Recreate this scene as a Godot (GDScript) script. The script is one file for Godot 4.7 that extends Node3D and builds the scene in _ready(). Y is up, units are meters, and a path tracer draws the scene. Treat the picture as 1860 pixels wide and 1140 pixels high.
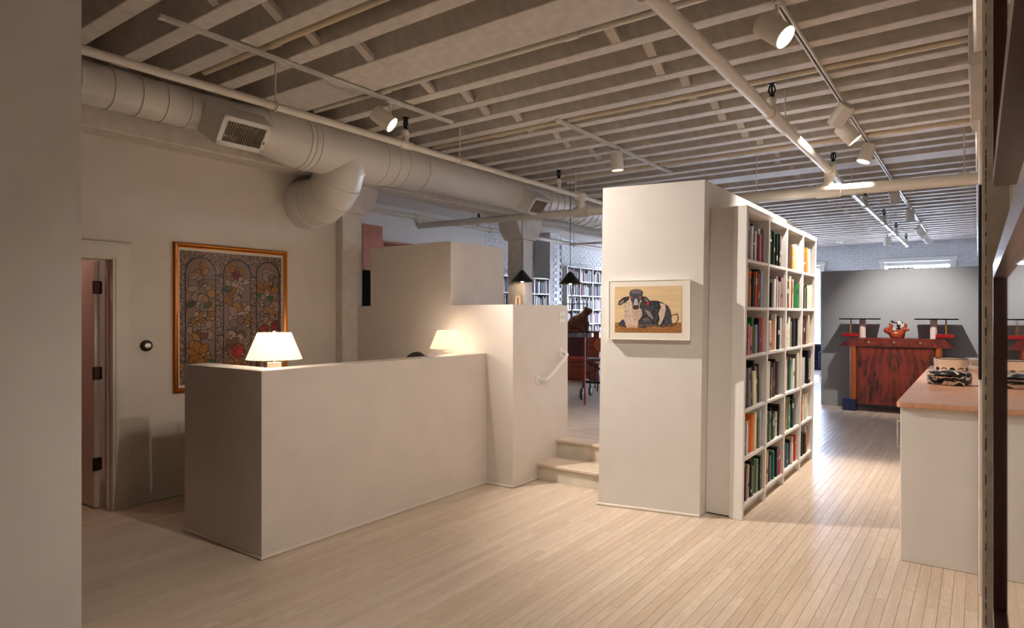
extends Node3D
# ---------------------------------------------------------------- state
var M := {}
var used := {}
var rng := RandomNumberGenerator.new()
const JB := 3.34            # underside of the ceiling joists
const LEAN := -0.0165       # the partition block and the bookcase are out of plumb
const FLOOR_UP := 0.32      # raised floor behind the steps
const EYE := Vector3(0, 1.55, 0)
const YAW := 0.62668

# ---------------------------------------------------------------- geometry helpers
func mb() -> SurfaceTool:
	var st := SurfaceTool.new()
	st.begin(Mesh.PRIMITIVE_TRIANGLES)
	return st

func tri(st: SurfaceTool, a: Vector3, b: Vector3, c: Vector3, na: Vector3, nb: Vector3, nc: Vector3, ua := Vector2.ZERO, ub := Vector2.ZERO, uc := Vector2.ZERO) -> void:
	var face := (b - a).cross(c - a)
	var flip := face.dot(na + nb + nc) > 0.0      # front faces run clockwise
	st.set_normal(na); st.set_uv(ua); st.add_vertex(a)
	if flip:
		st.set_normal(nc); st.set_uv(uc); st.add_vertex(c)
		st.set_normal(nb); st.set_uv(ub); st.add_vertex(b)
	else:
		st.set_normal(nb); st.set_uv(ub); st.add_vertex(b)
		st.set_normal(nc); st.set_uv(uc); st.add_vertex(c)

func quad(st: SurfaceTool, a: Vector3, b: Vector3, c: Vector3, d: Vector3, n: Vector3, u0 := Vector2(0, 0), u1 := Vector2(1, 1)) -> void:
	tri(st, a, b, c, n, n, n, u0, Vector2(u1.x, u0.y), u1)
	tri(st, a, c, d, n, n, n, u0, u1, Vector2(u0.x, u1.y))

# chamfered box; t places it
func box(st: SurfaceTool, c: Vector3, s: Vector3, bev := 0.0, t := Transform3D()) -> void:
	var h := s * 0.5
	var e := minf(bev, minf(h.x, minf(h.y, h.z)) * 0.9)
	var axes := [Vector3.RIGHT, Vector3.UP, Vector3.BACK]
	for i in 3:
		var j := (i + 1) % 3
		var k := (i + 2) % 3
		for sg in [-1.0, 1.0]:
			var n: Vector3 = axes[i] * sg
			var o := c + n * h[i]
			var a: Vector3 = axes[j] * (h[j] - e)
			var b: Vector3 = axes[k] * (h[k] - e)
			quad(st, t * (o - a - b), t * (o + a - b), t * (o + a + b), t * (o - a + b), (t.basis * n).normalized())
	if e <= 0.0:
		return
	for i in 3:
		var j := (i + 1) % 3
		var k := (i + 2) % 3
		for sj in [-1.0, 1.0]:
			for sk in [-1.0, 1.0]:
				var nj: Vector3 = axes[j] * sj
				var nk: Vector3 = axes[k] * sk
				var p := c + nj * h[j] + nk * (h[k] - e)
				var q := c + nj * (h[j] - e) + nk * h[k]
				var l: Vector3 = axes[i] * (h[i] - e)
				quad(st, t * (p - l), t * (p + l), t * (q + l), t * (q - l), (t.basis * (nj + nk)).normalized())
	for sx in [-1.0, 1.0]:
		for sy in [-1.0, 1.0]:
			for sz in [-1.0, 1.0]:
				var n := (t.basis * Vector3(sx, sy, sz)).normalized()
				tri(st, t * (c + Vector3(sx * h.x, sy * (h.y - e), sz * (h.z - e))), t * (c + Vector3(sx * (h.x - e), sy * h.y, sz * (h.z - e))), t * (c + Vector3(sx * (h.x - e), sy * (h.y - e), sz * h.z)), n, n, n)

func span(st: SurfaceTool, a: Vector3, b: Vector3, bev := 0.0, t := Transform3D()) -> void:
	box(st, (a + b) * 0.5, (b - a).abs(), bev, t)

# swept round tube through points with radii
func tube(st: SurfaceTool, pts: Array, radii, seg := 14, caps := true) -> void:
	var n := pts.size()
	var rings := []
	var ref := Vector3.UP
	var first: Vector3 = (pts[1] - pts[0]).normalized()
	if absf(first.dot(ref)) > 0.9:
		ref = Vector3.RIGHT
	var u := ref.cross(first).normalized()
	for i in n:
		var dir: Vector3
		if i == 0:
			dir = (pts[1] - pts[0]).normalized()
		elif i == n - 1:
			dir = (pts[n - 1] - pts[n - 2]).normalized()
		else:
			dir = ((pts[i + 1] - pts[i]).normalized() + (pts[i] - pts[i - 1]).normalized()).normalized()
		u = (u - dir * u.dot(dir)).normalized()
		var v := dir.cross(u)
		var r: float = radii[i] if radii is Array else radii
		var ring := []
		for k in seg:
			var a := TAU * k / seg
			var nrm := u * cos(a) + v * sin(a)
			ring.append([pts[i] + nrm * r, nrm])
		rings.append(ring)
		if caps and (i == 0 or i == n - 1):
			var nn := -dir if i == 0 else dir
			for k in seg:
				tri(st, pts[i], ring[k][0], ring[(k + 1) % seg][0], nn, nn, nn)
	for i in n - 1:
		for k in seg:
			var k2 := (k + 1) % seg
			var a = rings[i][k]
			var b = rings[i][k2]
			var c = rings[i + 1][k2]
			var d = rings[i + 1][k]
			tri(st, a[0], b[0], c[0], a[1], b[1], c[1])
			tri(st, a[0], c[0], d[0], a[1], c[1], d[1])

# lathed profile of Vector2(radius, height) about the axis of t
func lathe(st: SurfaceTool, prof: Array, seg := 28, t := Transform3D(), squash := Vector2(1, 1)) -> void:
	for i in prof.size() - 1:
		var p: Vector2 = prof[i]
		var q: Vector2 = prof[i + 1]
		var d := q - p
		var n2 := Vector2(d.y, -d.x).normalized()
		for k in seg:
			var a0 := TAU * k / seg
			var a1 := TAU * (k + 1) / seg
			var w := [[p, a0], [p, a1], [q, a1], [q, a0]]
			var vs := []
			var ns := []
			var us := []
			for e in w:
				vs.append(t * Vector3(e[0].x * cos(e[1]) * squash.x, e[0].y, e[0].x * sin(e[1]) * squash.y))
				ns.append((t.basis * Vector3(n2.x * cos(e[1]), n2.y, n2.x * sin(e[1]))).normalized())
				us.append(Vector2(e[1] / TAU, e[0].y))
			if p.x > 1e-5:
				tri(st, vs[0], vs[1], vs[2], ns[0], ns[1], ns[2], us[0], us[1], us[2])
			if q.x > 1e-5:
				tri(st, vs[0], vs[2], vs[3], ns[0], ns[2], ns[3], us[0], us[2], us[3])

# extruded polygon: pts in the plane of (ax, ay) at o, thickness along az
func prism(st: SurfaceTool, pts: PackedVector2Array, o: Vector3, ax: Vector3, ay: Vector3, az: Vector3, shift := Vector3.ZERO) -> void:
	var idx := Geometry2D.triangulate_polygon(pts)
	var n := az.normalized()
	var area := 0.0
	for i in pts.size():
		area += pts[i].cross(pts[(i + 1) % pts.size()])
	var out := 1.0 if area > 0 else -1.0
	for i in range(0, idx.size(), 3):
		var p := []
		var uv := []
		for k in 3:
			var w := pts[idx[i + k]]
			p.append(o + ax * w.x + ay * w.y)
			uv.append(w)
		tri(st, p[0], p[1], p[2], -n, -n, -n, uv[0], uv[1], uv[2])
		tri(st, p[0] + az + shift, p[1] + az + shift, p[2] + az + shift, n, n, n, uv[0], uv[1], uv[2])
	for i in pts.size():
		var a := pts[i]
		var b := pts[(i + 1) % pts.size()]
		var e := (b - a) * out
		var nn := (ax * e.y - ay * e.x).normalized()
		var pa := o + ax * a.x + ay * a.y
		var pb := o + ax * b.x + ay * b.y
		quad(st, pa, pb, pb + az + shift, pa + az + shift, nn)

func ball(st: SurfaceTool, c: Vector3, r: Vector3, seg := 14, turn := Basis()) -> void:
	var rows := seg / 2
	for i in rows:
		var t0 := PI * i / rows - PI / 2
		var t1 := PI * (i + 1) / rows - PI / 2
		for k in seg:
			var a0 := TAU * k / seg
			var a1 := TAU * (k + 1) / seg
			var v := []
			var ns := []
			for e in [[t0, a0], [t0, a1], [t1, a1], [t1, a0]]:
				var d := Vector3(cos(e[0]) * cos(e[1]), sin(e[0]), cos(e[0]) * sin(e[1]))
				v.append(c + turn * (d * r))
				ns.append((turn * (d / r)).normalized())
			tri(st, v[0], v[1], v[2], ns[0], ns[1], ns[2])
			tri(st, v[0], v[2], v[3], ns[0], ns[2], ns[3])

# ---------------------------------------------------------------- object helpers
func numbered(called: String) -> String:
	if not used.has(called):
		used[called] = 0
		return called
	used[called] += 1
	return "%s_%03d" % [called, used[called]]

func obj(called: String, st, mat: Material, parent: Node3D = null) -> MeshInstance3D:
	var o := MeshInstance3D.new()
	o.mesh = st.commit() if st is SurfaceTool else st
	o.material_override = mat
	if parent:
		o.name = called
		parent.add_child(o, true)
	else:
		o.name = numbered(called)
		add_child(o)
	return o

func thing(called: String, label: String, category: String, at := Vector3.ZERO, group := "") -> Node3D:
	var o := Node3D.new()
	o.name = numbered(called)
	add_child(o)
	o.position = at
	tag(o, label, category, group)
	return o

func tag(o: Node, label: String, category: String, group := "") -> void:
	o.set_meta("label", label)
	o.set_meta("category", category)
	if group:
		o.set_meta("group", group)

func setting(called: String) -> Node3D:
	var o := Node3D.new()
	o.name = numbered(called)
	add_child(o)
	o.set_meta("kind", "structure")
	return o

func struct(called: String, st, mat: Material) -> MeshInstance3D:
	var o := obj(called, st, mat)
	o.set_meta("kind", "structure")
	return o

func aim(from: Vector3, to: Vector3) -> Basis:      # -z looks at the target
	var d := (to - from).normalized()
	var up := Vector3.UP if absf(d.y) < 0.97 else Vector3.RIGHT
	return Basis.looking_at(d, up)

func turn_y_to(d: Vector3) -> Basis:                # +y runs along d
	var y := d.normalized()
	var ref := Vector3.RIGHT if absf(y.x) < 0.8 else Vector3.BACK
	var x := ref.cross(y).normalized()
	return Basis(x, y, x.cross(y))

# ---------------------------------------------------------------- images
func line(img: Image, pts: Array, w: float, col: Color) -> void:
	for i in pts.size() - 1:
		var a: Vector2 = pts[i]
		var b: Vector2 = pts[i + 1]
		var n := int(maxf(1.0, a.distance_to(b)))
		for k in n + 1:
			var p := a.lerp(b, float(k) / n)
			img.fill_rect(Rect2i(int(p.x - w / 2), int(p.y - w / 2), maxi(1, int(round(w))), maxi(1, int(round(w)))), col)

func poly(img: Image, pts: PackedVector2Array, col: Color, jitter := 0.0) -> void:
	var lo := 1e9
	var hi := -1e9
	for p in pts:
		lo = minf(lo, p.y)
		hi = maxf(hi, p.y)
	for y in range(maxi(0, int(lo)), mini(img.get_height() - 1, int(hi)) + 1):
		var xs := []
		for i in pts.size():
			var a := pts[i]
			var b := pts[(i + 1) % pts.size()]
			if (a.y <= y + 0.5) != (b.y <= y + 0.5):
				xs.append(a.x + (y + 0.5 - a.y) / (b.y - a.y) * (b.x - a.x))
		xs.sort()
		for i in range(0, xs.size() - 1, 2):
			var x0 := maxi(0, int(round(xs[i])))
			var x1 := mini(img.get_width(), int(round(xs[i + 1])))
			if x1 > x0:
				if jitter <= 0.0:
					img.fill_rect(Rect2i(x0, y, x1 - x0, 1), col)
				else:
					for x in range(x0, x1):
						var f := 1.0 + rng.randf_range(-jitter, jitter)
						img.set_pixel(x, y, Color(col.r * f, col.g * f, col.b * f))

func blob(c: Vector2, r: Vector2, turn := 0.0, n := 18, wob := 0.0) -> PackedVector2Array:
	var p := PackedVector2Array()
	for i in n:
		var a := TAU * i / n
		var k := 1.0 + wob * sin(a * 3.0 + c.x)
		p.append(c + (Vector2(cos(a) * r.x, sin(a) * r.y) * k).rotated(turn))
	return p

func speckle(w: int, h: int, base: Color, amount: float, freq: float, sd: int, stretch := Vector2.ONE, dark := Color(0, 0, 0, 0)) -> Image:
	var n := FastNoiseLite.new()
	n.seed = sd
	n.frequency = freq
	n.fractal_octaves = 4
	var img := Image.create(w, h, false, Image.FORMAT_RGB8)
	for y in h:
		for x in w:
			var v := n.get_noise_2d(x * stretch.x, y * stretch.y)
			var f := 1.0 + v * amount
			var c := Color(base.r * f, base.g * f, base.b * f)
			if dark.a > 0.0 and v > 0.38:
				c = c.lerp(dark, dark.a * clampf((v - 0.38) * 8.0, 0, 1))
			img.set_pixel(x, y, c)
	return img

func tex(img: Image) -> ImageTexture:
	return ImageTexture.create_from_image(img)

func mat(col: Color, rough := 0.6, metal := 0.0) -> StandardMaterial3D:
	var m := StandardMaterial3D.new()
	m.albedo_color = col
	m.roughness = rough
	m.metallic = metal
	return m

func glow(col: Color, e: float) -> StandardMaterial3D:
	var m := mat(col, 0.5)
	m.emission_enabled = true
	m.emission = col
	m.emission_energy_multiplier = e
	return m

func relief(freq: float, sd: int, strength: float) -> NoiseTexture2D:
	var t := NoiseTexture2D.new()
	t.width = 256
	t.height = 256
	t.seamless = true
	t.as_normal_map = true
	t.bump_strength = strength
	var n := FastNoiseLite.new()
	n.seed = sd
	n.frequency = freq
	n.fractal_octaves = 4
	t.noise = n
	return t

func painted(col: Color, sd: int, rough: float, spots := 0.04, bump := 0.25, scl := 0.8) -> StandardMaterial3D:
	var m := mat(Color.WHITE, rough)
	m.albedo_texture = tex(speckle(128, 128, col, spots, 0.03, sd))
	m.uv1_triplanar = true
	m.uv1_world_triplanar = true
	m.uv1_scale = Vector3.ONE * scl
	m.normal_enabled = true
	m.normal_texture = relief(0.06, sd + 7, 1.2)
	m.normal_scale = bump
	return m

func materials() -> void:
	M.wall = painted(Color(0.86, 0.84, 0.815), 3, 0.62, 0.018, 0.10)
	M.wall_left = painted(Color(0.845, 0.805, 0.765), 5, 0.62, 0.02, 0.10)
	M.trim = painted(Color(0.85, 0.82, 0.77), 9, 0.45, 0.03, 0.1)
	M.joist = painted(Color(0.80, 0.765, 0.725), 11, 0.6, 0.07, 0.55, 2.2)
	M.deck = M.joist
	M.timber = painted(Color(0.82, 0.78, 0.735), 13, 0.6, 0.06, 0.6, 1.6)
	M.duct = painted(Color(0.85, 0.825, 0.79), 15, 0.38, 0.02, 0.08)
	M.pipe = painted(Color(0.84, 0.81, 0.755), 17, 0.36, 0.03, 0.12)
	M.pipe_old = painted(Color(0.80, 0.74, 0.63), 18, 0.45, 0.05, 0.15)
	M.brick = painted(Color(0.86, 0.86, 0.87), 19, 0.55, 0.06, 0.7, 2.0)
	M.mortar = mat(Color(0.82, 0.82, 0.83), 0.8)
	M.grey_wall = painted(Color(0.63, 0.64, 0.655), 21, 0.6, 0.015, 0.08)
	M.cool_wall = M.wall
	M.pink = mat(Color(0.78, 0.34, 0.33), 0.6)
	M.door = mat(Color(0.80, 0.75, 0.69), 0.28)
	M.white = mat(Color(0.90, 0.89, 0.86), 0.42)
	M.shelf = mat(Color(0.90, 0.885, 0.865), 0.4)
	M.black = mat(Color(0.025, 0.025, 0.03), 0.4)
	M.black_matt = mat(Color(0.012, 0.012, 0.014), 0.9)
	M.black_matt.metallic_specular = 0.15
	M.black_soft = mat(Color(0.05, 0.05, 0.055), 0.6)
	M.bronze = mat(Color(0.20, 0.14, 0.10), 0.4, 0.6)
	M.silver = mat(Color(0.78, 0.77, 0.75), 0.25, 0.9)
	M.track = mat(Color(0.84, 0.82, 0.78), 0.4)
	M.head = mat(Color(0.85, 0.825, 0.78), 0.38)
	M.slot = mat(Color(0.10, 0.07, 0.05), 0.6)
	M.lens_warm = glow(Color(1.0, 0.93, 0.80), 10.0)
	M.lens_hot = glow(Color(1.0, 0.95, 0.86), 18.0)
	M.lens_soft = glow(Color(1.0, 0.93, 0.82), 3.0)
	M.lens_off = mat(Color(0.75, 0.76, 0.78), 0.2)
	M.grille = mat(Color(0.62, 0.56, 0.46), 0.45)
	M.step = mat(Color(0.86, 0.80, 0.70), 0.4)
	M.riser = painted(Color(0.82, 0.79, 0.73), 25, 0.6, 0.05, 0.15)
	M.gold = mat(Color(0.72, 0.42, 0.14), 0.28, 0.75)
	M.paper = mat(Color(0.90, 0.87, 0.82), 0.7)
	M.glass = mat(Color(0.05, 0.05, 0.05, 0.04), 0.02)
	M.glass.transparency = BaseMaterial3D.TRANSPARENCY_ALPHA
	M.glazing = mat(Color(0.02, 0.02, 0.02, 0.02), 0.02)
	M.glazing.transparency = BaseMaterial3D.TRANSPARENCY_ALPHA
	M.glazing.metallic_specular = 0.2
	M.shade = mat(Color(0.98, 0.94, 0.86), 0.8)
	M.shade.backlight_enabled = true
	M.shade.backlight = Color(0.85, 0.78, 0.66)
	M.shade.emission_enabled = true
	M.shade.emission = Color(1.0, 0.92, 0.80)
	M.shade.emission_energy_multiplier = 0.32
	M.bulb = glow(Color(1.0, 0.86, 0.66), 14.0)
	M.mirror = mat(Color(0.66, 0.64, 0.61), 0.03, 1.0)
	M.mahogany = mat(Color(0.30, 0.10, 0.045), 0.22)
	M.mahogany.clearcoat_enabled = true
	M.mahogany.clearcoat = 0.7
	M.rough_post = painted(Color(0.82, 0.785, 0.735), 27, 0.7, 0.10, 0.9, 3.0)
	M.navy = mat(Color(0.12, 0.16, 0.33), 0.45)
	M.red = mat(Color(0.58, 0.04, 0.045), 0.4)
	M.yellow = mat(Color(0.62, 0.42, 0.06), 0.4)
	M.blush = mat(Color(0.86, 0.77, 0.74), 0.5)
	M.orange_wood = mat(Color(0.66, 0.34, 0.16), 0.4)
	M.counter_wood = grain(Color(0.78, 0.60, 0.49), 31)
	M.counter_wood.roughness = 0.3
	M.red_wood = grain(Color(0.56, 0.25, 0.14), 33)
	M.cabinet_wood = grain(Color(0.66, 0.40, 0.29), 35)
	M.cabinet_wood.uv1_triplanar = true
	M.terracotta = mat(Color(0.60, 0.24, 0.13), 0.25)
	M.dark_clay = mat(Color(0.16, 0.08, 0.06), 0.25)
	M.white_clay = mat(Color(0.88, 0.85, 0.80), 0.25)
	M.cloth_navy = mat(Color(0.11, 0.12, 0.19), 0.9)
	M.frame_red = mat(Color(0.62, 0.20, 0.12), 0.35)
	M.panel_red = mat(Color(0.26, 0.05, 0.03), 0.4)
	M.rubber = mat(Color(0.33, 0.30, 0.28), 0.7)
	M.slate = mat(Color(0.36, 0.38, 0.43), 0.3)
	M.blind = mat(Color(0.90, 0.92, 0.95), 0.6)
	M.blind.backlight_enabled = true
	M.blind.backlight = Color(0.5, 0.52, 0.55)
	M.cone = painted(Color(0.16, 0.16, 0.15), 41, 0.5, 0.6, 0.5, 9.0)

func grain(base: Color, sd: int) -> StandardMaterial3D:
	var n := FastNoiseLite.new()
	n.seed = sd
	n.frequency = 0.012
	n.fractal_octaves = 3
	var img := Image.create(128, 512, false, Image.FORMAT_RGB8)
	for y in 512:
		for x in 128:
			var w := n.get_noise_2d(x * 0.9, y * 0.16)
			var rings := sin((x * 0.10 + w * 16.0) * 2.0)
			var fine := n.get_noise_2d(x * 30.0, y * 1.2)
			var f := 1.0 + 0.020 * rings + 0.035 * fine + 0.05 * w
			img.set_pixel(x, y, Color(base.r * f, base.g * f * (0.985 + 0.015 * rings), base.b * f * (0.97 + 0.03 * rings)))
	var m := mat(Color.WHITE, 0.34)
	m.albedo_texture = tex(img)
	return m

# ================================================================ scene
func _ready() -> void:
	rng.seed = 7
	camera_and_light()
	materials()
	shell()
	ceiling_joists()
	floor_boards()
	built_in_walls()
	steps()
	pipes_and_duct()
	tracks()
	pillar_and_bookcase()
	left_side()
	desk_lamps()
	counter_and_cups()
	near_right()
	far_room()
	platform_things()

func camera_and_light() -> void:
	var cam := Camera3D.new()
	cam.name = "camera"
	cam.fov = rad_to_deg(2.0 * atan(570.0 / 1170.0))
	cam.position = EYE
	cam.rotation.y = YAW
	cam.near = 0.05
	cam.far = 200.0
	add_child(cam)
	cam.current = true
	var env := Environment.new()
	env.background_mode = Environment.BG_SKY
	var sky := Sky.new()
	var sm := ProceduralSkyMaterial.new()
	sm.sky_top_color = Color(0.62, 0.72, 0.90)
	sm.sky_horizon_color = Color(0.80, 0.86, 0.95)
	sm.ground_horizon_color = Color(0.62, 0.66, 0.72)
	sm.ground_bottom_color = Color(0.50, 0.53, 0.58)
	sm.energy_multiplier = 130.0
	sky.sky_material = sm
	env.sky = sky
	env.ambient_light_source = Environment.AMBIENT_SOURCE_DISABLED
	env.tonemap_mode = Environment.TONE_MAPPER_LINEAR
	env.tonemap_exposure = 1.0
	env.sdfgi_enabled = true
	env.ssao_enabled = true
	env.ssil_enabled = true
	var we := WorldEnvironment.new()
	we.name = "environment"
	we.environment = env
	add_child(we)

# ---------------------------------------------------------------- shell of the loft
const ZF := -18.8           # face of the far brick wall
const XL := -7.9            # face of the left outer wall
const XR := 1.2

func shell() -> void:
	# far wall with window openings
	var wins := [[-7.2, -5.7], [-4.9, -3.4], [-1.95, -0.52]]
	var st := mb()
	var x := XL - 0.5
	for w in wins:
		span(st, Vector3(x, -0.3, ZF - 0.3), Vector3(w[0], 3.8, ZF))
		span(st, Vector3(w[0], -0.3, ZF - 0.3), Vector3(w[1], 0.75, ZF))
		span(st, Vector3(w[0], 2.86, ZF - 0.3), Vector3(w[1], 3.8, ZF))
		x = w[1]
	span(st, Vector3(x, -0.3, ZF - 0.3), Vector3(XR + 0.3, 3.8, ZF))
	var wall := setting("wall_back")
	obj("mortar_bed", st, M.mortar, wall)
	st = mb()
	var yy := 2.1
	var row := 0
	while yy < 3.36:
		var bx := -4.4 + (0.105 if row % 2 else 0.0)
		while bx < 0.25:
			var blocked := false
			for w in wins:
				if yy < 2.94 and bx + 0.2 > w[0] - 0.1 and bx < w[1] + 0.1:
					blocked = true
			if not blocked:
				var dz := rng.randf_range(0.003, 0.009)
				span(st, Vector3(bx, yy, ZF), Vector3(bx + 0.2, yy + 0.062, ZF + dz), 0.004)
			bx += 0.211
		yy += 0.073
		row += 1
	var br := obj("brick_courses", st, M.brick, wall)
	br.set_meta("kind", "stuff")
	for i in wins.size():
		window(i + 1, wins[i][0], wins[i][1], Transform3D(Basis(), Vector3(0, 0, ZF)))
	# left outer wall: plaster to z -10, brick beyond
	st = mb()
	span(st, Vector3(XL - 0.3, -0.3, -10.0), Vector3(XL, 3.8, 3.6))
	struct("wall_left_plaster", st, M.cool_wall)
	wall = setting("wall_left_brick")
	st = mb()
	for e in [[-10.0, -15.5], [-16.7, -17.1], [-18.3, ZF]]:
		span(st, Vector3(XL - 0.4, -0.3, e[1]), Vector3(XL - 0.12, 3.8, e[0]))
	span(st, Vector3(XL - 0.4, -0.3, ZF), Vector3(XL - 0.12, 0.75, -15.5))
	span(st, Vector3(XL - 0.4, 2.86, ZF), Vector3(XL - 0.12, 3.8, -15.5))
	var side := Transform3D(Basis(Vector3.FORWARD, Vector3.UP, Vector3.RIGHT), Vector3(XL - 0.12, 0, 0))
	window(4, 15.5, 16.7, side)
	window(5, 17.1, 18.3, side)
	span(st, Vector3(XL - 0.3, 0, -12.45), Vector3(-7.62, 3.8, -11.95))
	obj("mortar_bed", st, M.mortar, wall)
	st = mb()
	yy = 1.7
	row = 0
	while yy < 3.34:
		var bz := -10.05 - (0.105 if row % 2 else 0.0)
		while bz > -15.2:
			if bz > -11.8 or bz < -12.46:
				span(st, Vector3(XL - 0.12, yy, bz - 0.2), Vector3(XL - 0.12 + rng.randf_range(0.004, 0.012), yy + 0.062, bz), 0.004)
			bz -= 0.211
		for k in 3:
			var px := XL - 0.1 + k * 0.128 + (0.0 if row % 2 else -0.06)
			span(st, Vector3(maxf(px, XL - 0.1), yy, -11.95), Vector3(minf(px + 0.12, -7.625), yy + 0.062, -11.95 + rng.randf_range(0.004, 0.01)), 0.003)
		for k in 2:
			span(st, Vector3(-7.62, yy, -12.2 - k * 0.24 + (0.0 if row % 2 else 0.11)), Vector3(-7.61, yy + 0.062, maxf(-12.44, -12.41 - k * 0.03)), 0.002)
		yy += 0.073
		row += 1
	br = obj("brick_courses", st, M.brick, wall)
	br.set_meta("kind", "stuff")
	# right, rear and near walls
	st = mb()
	span(st, Vector3(XR, -0.3, ZF - 0.3), Vector3(XR + 0.3, 3.8, 3.6))
	struct("wall_right", st, M.wall)
	st = mb()
	span(st, Vector3(XL - 0.3, -0.3, 3.6), Vector3(XR + 0.3, 3.8, 3.9))
	struct("wall_rear", st, M.wall)
	# roof slab, plaster ceiling of the left bay
	st = mb()
	span(st, Vector3(XL - 0.5, 3.64, ZF - 0.3), Vector3(XR + 0.3, 3.85, 3.9))
	struct("ceiling_slab", st, M.deck)
	st = mb()
	span(st, Vector3(XL, JB, ZF), Vector3(-5.58, JB + 0.06, -4.62))
	struct("ceiling_plaster", st, M.cool_wall)

# local x runs along the wall, local z faces the room, the wall face is local z = 0
func window(i: int, x0: float, x1: float, at: Transform3D) -> void:
	var w := setting("window_%d" % i)
	w.transform = at
	var y0 := 0.75
	var y1 := 2.86
	var st := mb()
	for p in [[Vector3(x0 - 0.09, y0 - 0.08, 0), Vector3(x0 + 0.03, y1 + 0.09, 0.05)], [Vector3(x1 - 0.03, y0 - 0.08, 0), Vector3(x1 + 0.09, y1 + 0.09, 0.05)], [Vector3(x0 - 0.12, y1 - 0.01, 0), Vector3(x1 + 0.12, y1 + 0.085, 0.065)], [Vector3(x0 - 0.12, y0 - 0.1, 0), Vector3(x1 + 0.12, y0, 0.09)]]:
		span(st, p[0], p[1], 0.008)
	obj("window_frame", st, M.white, w)
	st = mb()
	span(st, Vector3(x0, y1 - 0.10, -0.10), Vector3(x1, y1 - 0.01, -0.02), 0.006)
	obj("blind_rail", st, M.white, w)
	st = mb()
	box(st, Vector3.ZERO, Vector3(0.085, y1 - y0 - 0.12, 0.004))
	var slat := st.commit()
	var n := int((x1 - x0) / 0.092)
	for k in n:
		var s := obj("blind_slat", slat, M.blind, w)
		s.position = Vector3(x0 + (k + 0.5) * (x1 - x0) / n, (y0 + y1) / 2 - 0.04, -0.06)
		s.rotation.y = 1.15
	st = mb()
	span(st, Vector3(x0, y0, -0.20), Vector3(x1, y1, -0.194))
	obj("pane", st, M.glass, w)

# ---------------------------------------------------------------- ceiling
func ceiling_joists() -> void:
	var c := setting("ceiling")
	var st := mb()
	span(st, Vector3(-5.58, 3.60, ZF), Vector3(XR, 3.64, 3.6))
	obj("deck_boards", st, M.deck, c)
	var edges := []
	var z := -0.36
	var wides := [[-3.13, -3.52], [-8.48, -8.84]]
	z = -1.81
	while z < 3.3:
		edges.push_front([z + 0.125, z])
		z += 0.35
	for k in 3:
		edges.append([-2.16 - 0.35 * k + 0.125, -2.16 - 0.35 * k])
	edges.append([-3.13, -3.55])
	z = -3.99
	while z > -8.3:
		edges.append([z + 0.112, z])
		z -= 0.3565
	edges.append([-8.50, -8.85])
	z = -9.32
	while z > ZF + 0.1:
		edges.append([z + 0.112, z])
		z -= 0.372
	for i in edges.size():
		st = mb()
		var e = edges[i]
		var dy := rng.randf_range(-0.006, 0.006)
		var w := rng.randf_range(-0.008, 0.008)
		if e[1] < -3.2 and e[0] > -3.3 or e[1] < -8.6 and e[0] > -8.7:
			w = 0.0
		span(st, Vector3(-5.35, JB + dy, e[1]), Vector3(-0.01, 3.60, e[0] + w), 0.005)
		obj("joist", st, M.joist, c)
		# rows of sloping bridging between the joists
		if i + 1 < edges.size():
			var f = edges[i + 1]
			for bx in [[-3.55, 0.055], [-1.90, 0.04]]:
				if e[1] > 1.0 or e[1] < -16.0 or f[1] < -6.9 and bx[0] < -3.0:
					continue
				var xx: float = bx[0] + (bx[1] if i % 2 else -bx[1]) + rng.randf_range(-0.015, 0.015)
				st = mb()
				var za: float = e[1]
				var zb: float = f[0]
				var pr := PackedVector2Array([Vector2(zb, JB + 0.012), Vector2(zb, JB + 0.05), Vector2(za, JB + 0.20), Vector2(za, JB + 0.155)])
				prism(st, pr, Vector3(xx - 0.033, 0, 0), Vector3.BACK, Vector3.UP, Vector3(0.066, 0, 0))
				obj("bridging", st, M.joist, c)
	# girders along both column rows
	st = mb()
	span(st, Vector3(-5.58, 2.93, ZF), Vector3(-5.30, 3.60, 0.6), 0.012)
	struct("girder_beam", st, M.timber)
	st = mb()
	span(st, Vector3(-0.02, 2.93, ZF), Vector3(0.30, 3.60, -1.0), 0.012)
	struct("girder_beam", st, M.timber)
	# a board fixed to the side of the right girder under the joists
	st = mb()
	span(st, Vector3(-0.05, 3.05, -6.4), Vector3(-0.02, JB, -4.75), 0.004)
	struct("trim_1", st, M.timber)

# ---------------------------------------------------------------- floor
func px_depth(p: Vector3) -> Vector3:      # screen x, screen y, depth of a point
	var q := (p - EYE).rotated(Vector3.UP, -YAW)
	if q.z > -0.3:
		return Vector3(-1e4, -1e4, 0.1)
	return Vector3(930 + 1170 * q.x / -q.z, 570 - 1170 * q.y / -q.z, -q.z)

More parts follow.
